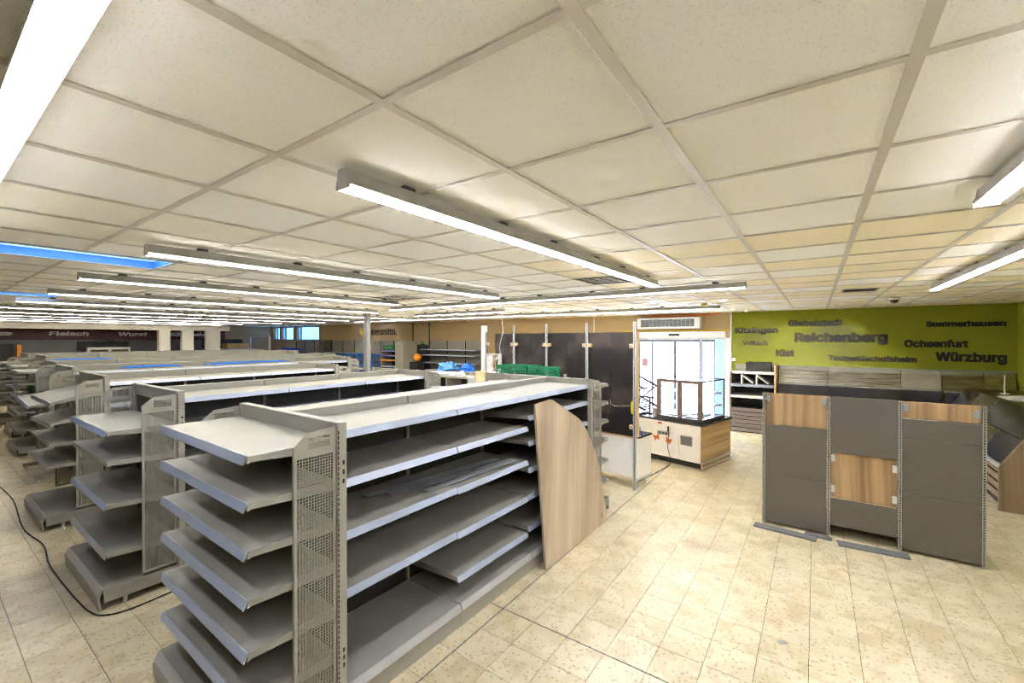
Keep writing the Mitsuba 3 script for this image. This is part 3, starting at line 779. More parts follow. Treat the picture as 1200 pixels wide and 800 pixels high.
for n, (x, tx, pw) in enumerate(((-1.35, -0.95, .85), (0.42, 0.15, 1.05))):
    t = thing('wall_spot', ('left spotlight under the ceiling washing the green wall at the door corner', 'right spotlight under the ceiling washing the green wall above Reichenberg')[n], 'spotlight', 'spotlights before the green wall')
    put(t + '__can', lathe([(0, 0), (.05, 0), (.05, -.05), (.03, -.06), (0, -.06)]), 'white', tw=T().translate([x, 11.6, CEIL - .003]))
    scene[t + '__lamp'] = {'type': 'spot', 'to_world': T().look_at(origin=[x, 11.6, CEIL - .075], target=[tx, YB, 1.35], up=[0, 0, 1]), 'intensity': {'type': 'rgb', 'value': [LAMP * pw, LAMP * .95 * pw, LAMP * .78 * pw]}, 'cutoff_angle': 52.0, 'beam_width': 20.0}

# ------------------------------------------------------------------ bakery partition: slotted posts, slate panel, white cabinet
BT = T().translate([-2.20, 6.25, 0]).rotate([0, 0, 1], -9.0)
cb = thing('base_cabinet', 'low white cabinet with a dark top at the foot of the slate panel', 'cabinet')
put(cb + '__carcass', box(-2.7, 0.0, 0.06, 0.50, 0.17, 0.765), 'white_gloss', tw=BT)
for n, (a, b) in enumerate(((-2.7, -1.80), (-1.80, -0.90), (-0.90, 0.02))):
    part(cb, 'front_panel', bevel(a + .002, b - .002, 0.040, 0.058, 0.165, 0.762, 0.002), 'white_gloss', tw=BT)
part(cb, 'side_panel', bevel(0.0, 0.02, 0.058, 0.50, 0.165, 0.762, 0.002), 'white_gloss', tw=BT)
tp = part(cb, 'top', box(-2.72, 0.03, 0.095, 0.52, 0.766, 0.790), 'slate', tw=BT, label='dark slate-look top')
part(tp, 'edge', box(-2.72, 0.03, 0.515, 0.522, 0.763, 0.792), 'orange', tw=BT, label='orange edge')
part(cb, 'front_edge', box(-2.72, 0.0, 0.035, 0.094, 0.763, 0.780), 'block_wood', tw=BT, label='light wooden front edge of the top')
for x in (-2.6, -1.3, -0.05):
    for y in (0.1, 0.44):
        part(cb, 'foot', cat(cyl([0, 0, 0.012], [0, 0, 0.17], 0.014, 10), cyl([0, 0, 0], [0, 0, 0.012], 0.024, 10)), 'alu', share='cab_foot', tw=BT @ T().translate([x, y, 0]))
part(cb, 'foot_rail', prism([(-0.0, 0.13), (0.02, 0.13), (0.02, 0.17), (0.0, 0.17)], 0.46, 'y', 0.04), 'galv', tw=BT)
sl = thing('slate_panel', 'large dark slate-look wall panel standing on the white cabinet', 'panel')
for n, (a, b) in enumerate(((-3.05, -2.12), (-2.12, -1.27), (-1.27, -0.42), (-0.42, -0.012))):
    put(fresh(sl + '__sheet'), bevel(a + .0015, b - .0015, 0.046, 0.058, 0.792, 2.362, 0.0015), 'slate', tw=BT)
part(sl, 'core', box(-3.05, -0.014, 0.058, 0.092, 0.792, 2.360), 'chipboard', tw=BT)
part(sl, 'edge_lath', box(-0.012, 0.034, 0.046, 0.090, 0.792, 2.362), 'block_wood', tw=BT, label='light wooden edge lath')
posts = ((0.0, 'slotted steel post at the right end of the slate panel, reaching the floor'), (-0.85, 'slotted steel post second from the right before the slate panel'),
         (-1.70, 'slotted steel post third from the right, behind the green crates'), (-2.50, 'slotted steel post beside the power box, left of the green crates'))
for n, (x, lab) in enumerate(posts):
    t = thing('slotted_post', lab, 'post', None)
    put(t + '__channel', box(-0.016, 0.016, 0.006, 0.032, 0.0, 2.515), 'galv', tw=BT @ R(x, 0, 0, 0))
    m = perforated(0.044, 2.515, 0.03, 0.013, 0.004, 0.0016, 0.033, 0.02)
    m.apply_transform(trimesh.transformations.rotation_matrix(-np.pi / 2, [0, 0, 1]))
    part(t, 'slotted_face', m, 'galv', tw=BT @ T().translate([x - 0.022, 0.004, 0]), label='slotted front of the post')
    part(t, 'core', box(-0.012, 0.012, 0.0045, 0.006, 0, 2.5), 'black', tw=BT @ R(x, 0, 0, 0))  # black plate behind the slots, coloured in place of their inner shade
    for z in (2.155, 0.94):
        if z < 1 and n > 0:
            continue
        k = part(t, 'wood_block', cat(bevel(-0.085, -0.023, 0.002, 0.046, z - 0.03, z + 0.03, 0.003), *([bevel(0.023, 0.085, 0.002, 0.046, z - 0.03, z + 0.03, 0.003)] if n else [])), 'block_wood', tw=BT @ R(x, 0, 0, 0))
        part(k, 'bolt', cat(cyl([-0.054, -0.004, z], [-0.054, 0.003, z], 0.009, 8)), 'black', tw=BT @ R(x, 0, 0, 0))
part('slotted_post', 'yellow_tag', bevel(-0.05, -0.024, -0.002, 0.004, 1.14, 1.33, 0.001), 'yellow', tw=BT, label='yellow tag')
wp = thing('white_pillar', 'white square pillar with a slotted strip, left of the slate panel', 'pillar')
put(wp + '__shaft', bevel(-3.42, -3.33, 0.0, 0.10, 0.0, 2.53, 0.004), 'white', tw=BT)
m = perforated(0.04, 2.2, 0.03, 0.013, 0.004, 0.0016, 0.033, 0.02); m.apply_transform(trimesh.transformations.rotation_matrix(-np.pi / 2, [0, 0, 1]))
part(wp, 'slotted_strip', m, 'galv', tw=BT @ T().translate([-3.325, 0.03, 0.2]))
part(wp, 'strip_core', box(-3.323, -3.287, 0.033, 0.06, 0.2, 2.4), 'tile_dark', tw=BT)  # dark backing put in for the shade behind the strip holes
for z in (2.155, 1.72):
    part(wp, 'wood_block', bevel(-3.28, -3.21, 0.01, 0.05, z - 0.03, z + 0.03, 0.003), 'block_wood', tw=BT)
single('chipboard_panel', 'raw chipboard panel carrying the power box, behind the nearest row', 'board', bevel(-3.46, -2.60, -0.12, -0.02, 0, 1.60, 0.002), 'chipboard', tw=BT)
pb = thing('power_box', 'white open electrical box with coloured wires on the chipboard panel', 'electrical box')
put(pb + '__case', cat(box(-3.12, -3.10, -0.115, -0.03, 1.602, 1.97), box(-2.80, -2.78, -0.115, -0.03, 1.602, 1.97), box(-3.10, -2.80, -0.035, -0.03, 1.602, 1.97), box(-3.10, -2.80, -0.115, -0.035, 1.602, 1.615), box(-3.10, -2.80, -0.115, -0.035, 1.957, 1.97)), 'white', tw=BT)
for z in np.arange(1.65, 1.95, 0.045):
    part(pb, 'breaker', bevel(-3.08, -2.97, -0.11, -0.05, z - 0.018, z + 0.018, 0.002), 'white', tw=BT)
for n, (mt, dx) in enumerate((('orange', 0.0), ('blue_plastic', 0.03), ('yellow', 0.055), ('black', 0.08))):
    part(pb, 'wire', tube(smooth_path([(-2.93 + dx, -0.06, 1.63), (-2.95 + dx, -0.09, 1.72), (-2.92 + dx, -0.10, 1.83), (-2.94 + dx, -0.06, 1.93)]), 0.011, 6), mt, tw=BT)
single('power_cable', 'pale cable hanging from the ceiling down to the power box', 'cable', tube(smooth_path([(-4.97, 6.63, 1.97), (-4.98, 6.63, 2.15), (-4.90, 6.62, 2.40), (-4.93, 6.63, 2.65), (-4.86, 6.6, CEIL - 0.004)]), 0.007, 6), 'white')

# small grey rack behind the nearest row with green crates
rk = thing('storage_rack', 'grey rack carrying the green crates beyond the nearest shelf row', 'rack')
for x in (-4.50, -3.25):
    for y in (5.62, 6.05):
        part(rk, 'post', box(-0.02, 0.02, -0.02, 0.02, 0, 1.70), 'frame', share='rack_post', tw=T().translate([x, y, 0]))
for z in (0.3, 0.75, 1.2, 1.63):
    part(rk, 'shelf', box(-4.48, -3.27, 5.64, 6.03, z - 0.03, z), 'shelf')
part(rk, 'rail', bevel(-4.50, -3.25, 5.60, 5.615, 1.58, 1.70, 0.003), 'shelf')


def crate(label, x0, x1, y0, y1, z0, z1, group=None, mat='green_plastic', open_rows=3, rot=None):
    t = thing('plastic_crate', label, 'crate', group)
    cx, cy = (x0 + x1) / 2, (y0 + y1) / 2
    w, d, h = x1 - x0, y1 - y0, z1 - z0
    tw = T().translate([cx, cy, z0 + 0.001]).rotate([0, 0, 1], rot or 0)
    put(t + '__bottom', box(-w / 2, w / 2, -d / 2, d / 2, 0, 0.008), mat, tw=tw)

    def wall(L):
        p = sbox(-L / 2, 0, L / 2, h)
        n = max(3, int(L / 0.05))
        for i in range(n):
            a = -L / 2 + 0.025 + (L - 0.05) * i / n
            for r in range(open_rows):
                b = 0.02 + (h - 0.06) * r / open_rows
                p = p.difference(sbox(a, b, a + (L - 0.05) / n - 0.010, b + (h - 0.06) / open_rows - 0.010))
        p = p.difference(sbox(-0.05, h - 0.042, 0.05, h - 0.018))
        return prism(p, 0.008, 'y', -0.004)
    for s in (-1, 1):
        part(t, 'side', wall(w), mat, tw=tw @ T().translate([0, s * (d / 2 - 0.004), 0]))
        part(t, 'side', wall(d - 0.018), mat, tw=tw @ T().translate([s * (w / 2 - 0.004), 0, 0]).rotate([0, 0, 1], 90))
    part(t, 'rim', prism(sbox(-w / 2 - 0.008, -d / 2 - 0.008, w / 2 + 0.008, d / 2 + 0.008).difference(sbox(-w / 2 + 0.008, -d / 2 + 0.008, w / 2 - 0.008, d / 2 - 0.008)), 0.014, 'z', h), mat, tw=tw)
    return t


crate('green plastic crate before the slate panel, left one of the pair, longer side seen', -4.33, -3.73, 5.66, 6.02, 1.63, 1.815, 'green crates on the rack')
crate('green plastic crate before the slate panel, shorter right one of the pair', -3.70, -3.32, 5.66, 6.02, 1.63, 1.80, 'green crates on the rack')
single('thin_wire', 'thin wire sagging from the far end unit to the slotted post', 'wire', tube(smooth_path([(-2.235, 5.40, 1.46), (-2.3, 5.7, 1.33), (-2.25, 6.21, 1.27)]), 0.0035, 5), 'white')
single('wire_box', 'small dark plate on the floor beside the white cabinet', 'plate', bevel(-0.07, 0.07, -0.04, 0.04, 0, 0.006, 0.001), 'black', tw=T().translate([-2.62, 5.78, 0.001]))

# ------------------------------------------------------------------ bakery counter with glass case
CT = T().translate([-1.585, 7.84, 0]).rotate([0, 0, 1], -14.0)
ct = thing('bakery_counter', 'white bakery counter with a black worktop and an oak end, before the entrance', 'counter')
put(ct + '__carcass', box(-2.0, -0.03, 0.03, 1.14, 0.115, 0.76), 'white_gloss', tw=CT)
for a, b in ((-2.0, -1.50), (-1.50, -0.97), (-0.97, -0.417), (-0.417, -0.025)):
    part(ct, 'front_panel', bevel(a + .002, b - .002, 0.008, 0.030, 0.115, 0.755, 0.002), 'white_gloss', tw=CT)
part(ct, 'plinth', box(-1.95, -0.06, 0.10, 1.08, 0.0, 0.115), 'black', tw=CT)
part(ct, 'end_panel', bevel(-0.024, 0.0, 0.008, 1.15, 0.0, 0.758, 0.002), 'oak_end', tw=CT, label='oak end panel')
wt = part(ct, 'worktop', bevel(-2.05, 0.022, -0.012, 1.17, 0.760, 0.800, 0.004), 'counter_top', tw=CT, label='black worktop')
for z in (0.03, 0.115):
    part(ct, 'bumper_rail', bevel(0.001, 0.022, -0.01, 1.20, z, z + 0.03, 0.004), 'alu', tw=CT)
vg = part(ct, 'vent_grille', cat(box(-.385, -.169, 0.002, 0.008, .386, .40), box(-.385, -.169, 0.002, 0.008, .543, .557), box(-.385, -.371, 0.002, 0.008, .40, .543), box(-.183, -.169, 0.002, 0.008, .40, .543)), 'lamp_body', tw=CT)
part(vg, 'grille_back', box(-.372, -.182, 0.006, 0.0078, .399, .544), 'black', tw=CT)
for z in np.arange(.412, .54, .018):
    part(vg, 'slat', box(-.371, -.183, 0.002, 0.006, z - .004, z + .004), 'lamp_body', tw=CT)
for a in (-0.83, -1.42):
    so = part(ct, 'socket_strip', bevel(a, a + 0.235, -0.004, 0.008, .505, .57, 0.003), 'lamp_body', tw=CT)
    for q in (0.06, 0.12, 0.18):
        part(so, 'socket', cyl([a + q, -0.006, .5375], [a + q, -0.003, .5375], 0.021, 14), 'black', tw=CT)
part(ct, 'label_plate', box(-0.86, -0.62, 0.004, 0.008, 0.645, 0.735), 'white', tw=CT)
part(ct, 'red_sign', prism([(-.78 + .05 * math.cos(q), .715 + .02 * math.sin(q)) for q in np.linspace(0, 6.28, 18)[:-1]], 0.003, 'y', 0.001), 'red', tw=CT, label='small red oval sticker')
for x, z, r in ((-.855, .435, 0.3), (-.615, .415, -0.3)):
    w = [(0, -.01), (.02, -.05), (.055, -.055), (.05, -.01), (.075, .045), (.045, .06), (.01, .02), (0, .035)]
    o = w + [(-p[0], p[1]) for p in w[::-1]]
    o = [(x + 0.9 * (p[0] * math.cos(r) - p[1] * math.sin(r)), z + 0.9 * (p[0] * math.sin(r) + p[1] * math.cos(r))) for p in o]
    part(ct, 'butterfly_sticker', prism(Polygon(o).buffer(0.001), 0.002, 'y', 0.005), 'rust_orange', tw=CT, label='rust-orange butterfly sticker')
cbl = thing('counter_cable', 'black plug and cable hanging from the counter front down to the floor', 'cable')
put(cbl + '__plug', bevel(-0.628, -0.592, -0.022, -0.0062, 0.58, 0.675, 0.004), 'black', tw=CT)
part(cbl, 'cord', tube(smooth_path([(-0.61, -0.01, 0.59), (-0.60, -0.02, 0.45), (-0.615, -0.02, 0.30), (-0.56, -0.03, 0.12), (-0.555, -0.06, 0.012), (-0.50, -0.35, 0.006), (-0.45, -0.75, 0.006), (-0.40, -1.3, 0.006)]), 0.005, 6), 'black', tw=CT)

gc = thing('glass_case', 'glass display case with bronze frame standing on the bakery counter', 'display case')
put(gc + '__base', bevel(-0.86, -0.005, 0.02, 0.90, 0.801, 0.862, 0.003), 'black_gloss', tw=CT)
X0, X1, Y_0, Y1, Z0, Z1 = -0.86, -0.005, 0.02, 0.90, 0.862, 1.525
for a, b in ((-0.86, -0.785), (-0.452, -0.375), (-0.085, -0.005)):
    part(gc, 'front_post', bevel(a, b, 0.02, 0.055, Z0, Z1 - 0.05, 0.003), 'bronze', tw=CT)
part(gc, 'top_frame', bevel(X0, X1, 0.02, 0.055, Z1 - 0.05, Z1, 0.003), 'bronze', tw=CT)
for a, b, c, d in ((X0, X0 + .02, .055, Y1), (X1 - .02, X1, .055, Y1), (X0, X1, Y1 - .02, Y1)):
    part(gc, 'top_bar', box(a, b, c, d, Z1 - 0.018, Z1), 'black', tw=CT)
for x in (X0, X1 - 0.016):
    part(gc, 'rear_post', box(x, x + 0.016, Y1 - 0.016, Y1, Z0, Z1 - 0.018), 'black', tw=CT)


def pane(a, b, c, d):
    return trimesh.Trimesh([a, b, c, d], [[0, 1, 2], [0, 2, 3]], process=False)


for x in (X0 + .008, X1 - .008):
    part(gc, 'side_glass', pane([x, .055, Z0], [x, Y1 - .016, Z0], [x, Y1 - .016, Z1 - .018], [x, .055, Z1 - .018]), 'glass', tw=CT)
part(gc, 'rear_glass', pane([X0 + .016, Y1 - .008, Z0], [X1 - .016, Y1 - .008, Z0], [X1 - .016, Y1 - .008, Z1 - .018], [X0 + .016, Y1 - .008, Z1 - .018]), 'glass', tw=CT)
for a, b in ((-0.785, -0.452), (-0.375, -0.085)):
    part(gc, 'door_glass', pane([a, .035, Z0], [b, .035, Z0], [b, .035, Z1 - .05], [a, .035, Z1 - .05]), 'glass', tw=CT)
part(gc, 'top_glass', pane([X0 + .02, .055, Z1 - .006], [X1 - .02, .055, Z1 - .006], [X1 - .02, Y1 - .02, Z1 - .006], [X0 + .02, Y1 - .02, Z1 - .006]), 'glass', tw=CT)
for z in (1.07, 1.29):
    k = part(gc, 'glass_shelf', box(X0 + .03, X1 - .03, .20, .80, z, z + .006), 'acrylic', tw=CT)
    for x in (X0 + 0.018, X1 - 0.026):
        part(k, 'bracket', prism([(.16, z - .005), (.82, z - .005), (.82, z - .045), (.70, z - .025)], 0.008, 'x', x), 'lamp_body', tw=CT)
for n, (a, c) in enumerate(((-0.70, 0.15), (-0.38, 0.12), (-0.42, 0.45))):
    part(gc, 'white_tray', bevel(a, a + 0.27, c, c + 0.25, Z0 + .001, Z0 + .018, .006), 'white', tw=CT)

dr_ = thing('tray_rack', 'black slatted sloping bread trays on the counter, left of the glass case', 'rack')
for z in (1.52, 1.10):
    f = np.array([[0.0, 0.0], [0.52, -0.26]])
    k = part(dr_, 'tray', cat(prism([(-1.95, z + .02), (-1.32, z - .235), (-1.30, z - .20), (-1.30, z - .255), (-1.33, z - .275), (-1.95, z - .01)], 0.012, 'y', 0.35), prism([(-1.95, z + .02), (-1.32, z - .235), (-1.30, z - .20), (-1.30, z - .255), (-1.33, z - .275), (-1.95, z - .01)], 0.012, 'y', 0.88)), 'black', tw=CT)
    for q in range(9):
        x = -1.93 + 0.61 * q / 8.4; zz = z - (x + 1.95) * 0.405
        part(k, 'slat', box(x, x + .045, .362, .88, zz - .006, zz + .004), 'black', tw=CT)
for y in (0.36, 0.86):
    part(dr_, 'upright', box(-1.99, -1.95, y, y + .03, .801, 1.86), 'black', tw=CT)
    part(dr_, 'strut', prism([(-1.95, .83), (-1.92, .83), (-1.40, 1.26), (-1.43, 1.27)], 0.015, 'y', y + .02), 'black', tw=CT)
hk = thing('card_terminal', 'black till screen on an arm at the left end of the glass case', 'till screen')
put(hk + '__screen', bevel(-1.42, -1.10, 0.30, 0.325, 1.10, 1.135, .004), 'black_gloss', tw=CT)
part(hk, 'stand', cat(cyl([-1.2, .34, .801], [-1.2, .34, 1.12], .018, 10), bevel(-1.30, -1.10, .26, .42, .801, .815, .004)), 'black', tw=CT)
part(hk, 'keypad', bevel(-1.62, -1.22, .05, .22, .801, .822, .006), 'black_gloss', tw=CT)
single('flask', 'small steel canister beside the glass case on the worktop', 'canister', lathe([(0, 0), (.035, 0), (.037, .01), (.037, .15), (.03, .165), (0, .168)]), 'alu', smooth=30, tw=CT @ T().translate([-0.92, 0.06, 0.801]))

# ------------------------------------------------------------------ wall unit by the entrance, green wall with lettering
ws = thing('bread_shelf', 'wall shelf unit with slatted wooden base between the entrance and the steel back wall', 'shelf unit')
put(ws + '__back_panel', box(-1.70, -0.80, 12.44, 12.485, 0.0, 1.62), 'frame')
part(ws, 'side_panel', bevel(-0.80, -0.765, 11.75, 12.48, 0.0, 1.645, 0.003), 'block_wood', label='light wooden side panel')
part(ws, 'side_panel', bevel(-1.735, -1.70, 11.75, 12.48, 0.0, 1.45, 0.003), 'slat_wood')
part(ws, 'inner_back', box(-1.699, -0.801, 12.38, 12.43, 0.0, 1.45), 'black')
for k in range(6):
    z = 0.02 + 0.097 * k
    part(ws, 'base_slat', bevel(-1.695, -0.805, 11.735, 11.755, z, z + 0.083, 0.003), 'slat_wood')
part(ws, 'base_back', box(-1.69, -0.81, 11.757, 12.37, 0.0, 0.60), 'black')
for z, y, m in ((1.465, 11.80, 'white'), (1.165, 11.66, 'strip'), (0.900, 11.62, 'white_gloss')):
    k = part(ws, 'shelf', bevel(-1.698, -0.802, y + 0.02, 12.37, z - 0.03, z, 0.003), 'frame')
    part(k, 'price_strip', bevel(-1.70, -0.80, y, y + 0.018, z - 0.055, z + 0.012, 0.003), m)
for n in range(3):
    single('black_tray', ['black tray on top of the shelf unit by the entrance, lowest of three', 'black tray on top of the shelf unit by the entrance, middle of three', 'black tray on top of the shelf unit by the entrance, topmost of three'][n], 'tray',
           cat(box(-1.40, -0.88, 11.88, 12.33, 1.467 + n * .075, 1.475 + n * .075), box(-1.40, -0.88, 11.88, 11.89, 1.475 + n * .075, 1.535 + n * .075), box(-1.40, -0.88, 12.32, 12.33, 1.475 + n * .075, 1.535 + n * .075),
               box(-1.40, -1.39, 11.89, 12.32, 1.475 + n * .075, 1.535 + n * .075), box(-0.89, -0.88, 11.89, 12.32, 1.475 + n * .075, 1.535 + n * .075)), 'black', 'black trays on the shelf unit')
for n, x in enumerate((-1.50, -1.18)):
    single('sloping_divider', ('white sloping divider on the upper shelf by the entrance, left one', 'white sloping divider on the upper shelf by the entrance, right one')[n], 'divider',
           prism([(x, 1.167), (x + .03, 1.167), (x + .03, 1.35), (x + .25, 1.18), (x + .27, 1.20), (x + .02, 1.40), (x, 1.39)], 0.35, 'y', 11.80), 'white', 'white dividers on the upper shelf')
for n, (txt, a, b, z, h) in enumerate([('Kitzingen', -1.72, -0.77, 2.414, 0.133), ('Volkach', -1.55, -0.99, 2.105, 0.105), ('Kist', -0.81, -0.43, 1.837, 0.150), ('Giebelstadt', -0.56, 0.49, 2.574, 0.133), ('Reichenberg', -0.43, 1.29, 2.203, 0.188),
                                    ('Tauberbischofsheim', 0.23, 1.76, 1.761, 0.112), ('Sommerhausen', 1.90, 3.05, 2.520, 0.104), ('Ochsenfurt', 1.56, 2.53, 2.093, 0.134), ('Würzburg', 2.05, 3.06, 1.806, 0.168)]):
    g = {'Volkach': 0.015, 'Reichenberg': 0.062}.get(txt, 0.04)
    single('wall_lettering', f'dark grey lettering {txt} on the green wall', 'lettering', on_back_wall(lettering(txt, b - a, h, 0.012, g), a, YB - 0.0005, z), 'letter_dark', 'place names on the green wall')
single('wall_box', 'small white box on the green wall beside the door corner', 'wall box', bevel(-1.79, -1.71, YB - 0.03, YB - .001, 1.68, 1.77, .004), 'white')

# steel back wall panels and the produce stands below and along the right wall
sx = [-0.74, 0.225, 1.50, 2.13, 2.74, 3.17]
for n in range(5):
    a, b = sx[n], sx[n + 1]
    t = thing('steel_panel', ['brushed steel sheet under Kist on the green wall', 'brushed steel sheet under Tauberbischofsheim with a bright streak', 'bright steel sheet tilted forward behind the right partition bay', 'steel sheet under Ochsenfurt, next to the bright one', 'steel sheet in the right corner under the green wall'][n], 'steel sheet')
    tilt = [30, 27, 14, 38, 22][n]
    put(t + '__upright_strip', bevel(a + .004, b - .004, YB - 0.034, YB - 0.028, 1.505, 1.588, 0.0015), 'steel')
    tw = T().translate([0, YB - 0.032, 1.504]).rotate([1, 0, 0], -tilt)
    L = (1.504 - 1.20) / math.cos(math.radians(tilt))
    part(t, 'leaning_sheet', bevel(a + .004, b - .004, -0.006, 0.0, -L, 0.0, 0.0015), 'steel', tw=tw)
    yl = YB - 0.035 - L * math.sin(math.radians(tilt))
    part(t, 'lower_fold', bevel(a + .004, b - .004, yl - 0.07, yl - 0.004, 1.178, 1.196, 0.002), 'alu')
    part(t, 'lower_face', bevel(a + .004, b - .004, yl - 0.072, yl - 0.066, 0.90, 1.176, 0.002), 'black_gloss')
single('cover_rail', 'pale cover rail along the top of the steel sheets', 'rail', bevel(-0.74, 3.19, YB - 0.03, YB - 0.001, 1.59, 1.615, .003), 'clip')


def stand(label, x_list, pts, tray_pts, name='produce_stand'):
    return thing(name, label, 'produce stand')


ps = thing('produce_stand', 'long sloping produce stand along the green back wall, hidden by the partition', 'produce stand')
put(ps + '__base', box(-0.72, 1.94, 11.75, 12.13, 0.0, 0.62), 'stand_wood')
for n, (a, b) in enumerate(((-0.74, 0.18), (0.18, 1.10), (1.10, 1.94))):
    part(ps, 'tray', prism([(11.60, .64), (11.62, .62), (12.13, 0.91), (12.13, 0.95)], b - a - .01, 'x', a), 'black_gloss')
    part(ps, 'front_rail', bevel(a, b - .01, 11.585, 11.60, .62, .70, .003), 'alu')
for k in range(5):
    part(ps, 'base_slat', bevel(-0.72, 1.94, 11.73, 11.748, .03 + .118 * k, .13 + .118 * k, .003), 'slat_wood')
pr = thing('produce_stand', 'sloping black produce stand with wooden end along the right wall', 'produce stand')
put(pr + '__end_panel', prism([(1.965, 0), (1.965, .575), (2.40, 1.33), (3.19, 1.33), (3.19, 0)], 0.035, 'y', 8.29), 'stand_wood')
part(pr, 'base', box(2.06, 3.17, 8.335, 12.3, 0.0, .54), 'black')
for k in range(4):
    z = .10 + .118 * k
    part(pr, 'base_slat', bevel(2.02, 2.04, 8.335, 12.09, z, z + .085, .003), 'stand_wood')
yb = [8.335, 9.27, 10.21, 11.15, 12.10]
for n in range(4):
    for q, (xa, za, xb, zb) in enumerate(((1.99, .575, 2.20, .93), (2.20, .945, 2.42, 1.29))):
        part(pr, 'tray', prism([(xa, za), (xa + .015, za - .02), (xb + .02, zb - .02), (xb, zb)], yb[n + 1] - yb[n] - .012, 'y', yb[n]), 'steel' if (n, q) in ((1, 0), (2, 1)) else 'black_gloss')
    part(pr, 'rear_top', bevel(2.42, 3.17, yb[n], yb[n + 1] - .012, 1.26, 1.285, .003), 'steel')
part(pr, 'front_rail', bevel(1.972, 1.988, 8.335, 12.09, .55, .62, .003), 'alu')
single('sign_stem', 'thin white sign stem on a round foot on the right produce stand', 'sign stem', cat(cyl([2.72, 11.2, 1.300], [2.72, 11.2, 1.62], .010, 8), cyl([2.72, 11.2, 1.287], [2.72, 11.2, 1.30], .06, 16)), 'white')
single('loose_cover', 'pale crumpled plastic cover lying on the right produce stand', 'plastic cover', trimesh.convex.convex_hull(np.array([[2.5, 10.1, 1.287], [3.0, 10.0, 1.287], [3.05, 10.7, 1.287], [2.5, 10.72, 1.287], [2.6, 10.2, 1.34], [2.9, 10.3, 1.36], [2.8, 10.6, 1.33]])), 'white')

# air curtain and its pipe above the entrance
ac = thing('air_curtain', 'white air curtain with grey grille above the entrance door', 'air curtain')
put(ac + '__case', bevel(-4.21, -2.52, YB - 0.32, YB - .001, 2.545, 2.85, .012), 'white')
part(ac, 'grille_back', box(-4.10, -2.66, YB - .3215, YB - .320, 2.60, 2.80), 'tile_dark')
for k in range(13):
    x = -4.09 + 1.43 * k / 13
    part(ac, 'grille_bar', box(x, x + .012, YB - .329, YB - .3216, 2.60, 2.80), 'clip')
for k in range(5):
    part(ac, 'grille_bar', box(-4.10, -2.66, YB - .327, YB - .3226, 2.625 + .04 * k, 2.632 + .04 * k), 'clip')
single('copper_pipe', 'brown pipe running under the ceiling above the air curtain', 'pipe', tube([(-3.9, YB - .15, 2.90), (-2.9, YB - .15, 2.905), (-2.3, YB - .15, 2.91), (-2.05, YB - .15, 2.935)], .02, 8), 'rust_orange')

# slogan on the beige wall with two spots
sg = thing('slogan_sign', 'dark slogan lettering with a yellow heart on the beige back wall', 'sign')
put(sg + '__lettering', on_back_wall(lettering('Wir', 0.50, 0.29, 0.02, 0.0, bold=False), -18.30, YB - .0005, 2.45), 'letter_dark')
part(sg, 'lettering', on_back_wall(lettering('Lebensmittel.', 2.05, 0.29, 0.02, 0.0, bold=False), -17.13, YB - .0005, 2.45), 'letter_dark')
hp = [(16 * math.sin(t) ** 3, 13 * math.cos(t) - 5 * math.cos(2 * t) - 2 * math.cos(3 * t) - math.cos(4 * t)) for t in np.linspace(0, 2 * math.pi, 48)[:-1]]
part(sg, 'heart', prism([(-17.47 + p[0] * .0165, 2.585 + p[1] * .0135) for p in hp], .03, 'y', YB - .031), 'yellow', label='yellow heart')
for n, x in enumerate((-17.55, -15.75)):
    t = thing('wall_spot', ('left spotlight before the heart slogan', 'right spotlight before the heart slogan')[n], 'spotlight', 'spotlights before the slogan')
    put(t + '__can', lathe([(0, 0), (.05, 0), (.05, -.04), (0, -.04)]), 'white', tw=T().translate([x, 11.75, CEIL - .004]))
    scene[t + '__lamp'] = {'type': 'spot', 'to_world': T().look_at(origin=[x, 11.75, CEIL - .06], target=[x, YB, 2.55], up=[0, 0, 1]), 'intensity': {'type': 'rgb', 'value': [LAMP * .40, LAMP * .36, LAMP * .28]}, 'cutoff_angle': 50.0, 'beam_width': 36.0}

# ------------------------------------------------------------------ far furniture along the back wall
def wall_unit(label, x0, x1, y0, y1, h, n, levels, mat='frame'):
    t = thing('wall_shelf', label, 'wall shelf')
    w = (x1 - x0) / n
    for k in range(n):
        part(t, 'back_panel', bevel(x0 + k * w + .006, x0 + (k + 1) * w - .006, y1 - .03, y1, 0.02, h, .003), mat)
        for z in levels:
            s = part(t, 'shelf', box(x0 + k * w + .006, x0 + (k + 1) * w - .006, y0 + .01, y1 - .032, z - .03, z), 'shelf')
            part(s, 'price_strip', bevel(x0 + k * w + .006, x0 + (k + 1) * w - .006, y0 - .004, y0 + .009, z - .045, z + .005, .002), 'strip')
    for k in range(n + 1):
        part(t, 'post', box(x0 + k * w - .005, x0 + k * w + .005, y1 - .06, y1, 0, h), 'back_dark')
    part(t, 'base', box(x0, x1, y0 - .02, y1 - .032, 0, .15), 'frame')
    return t


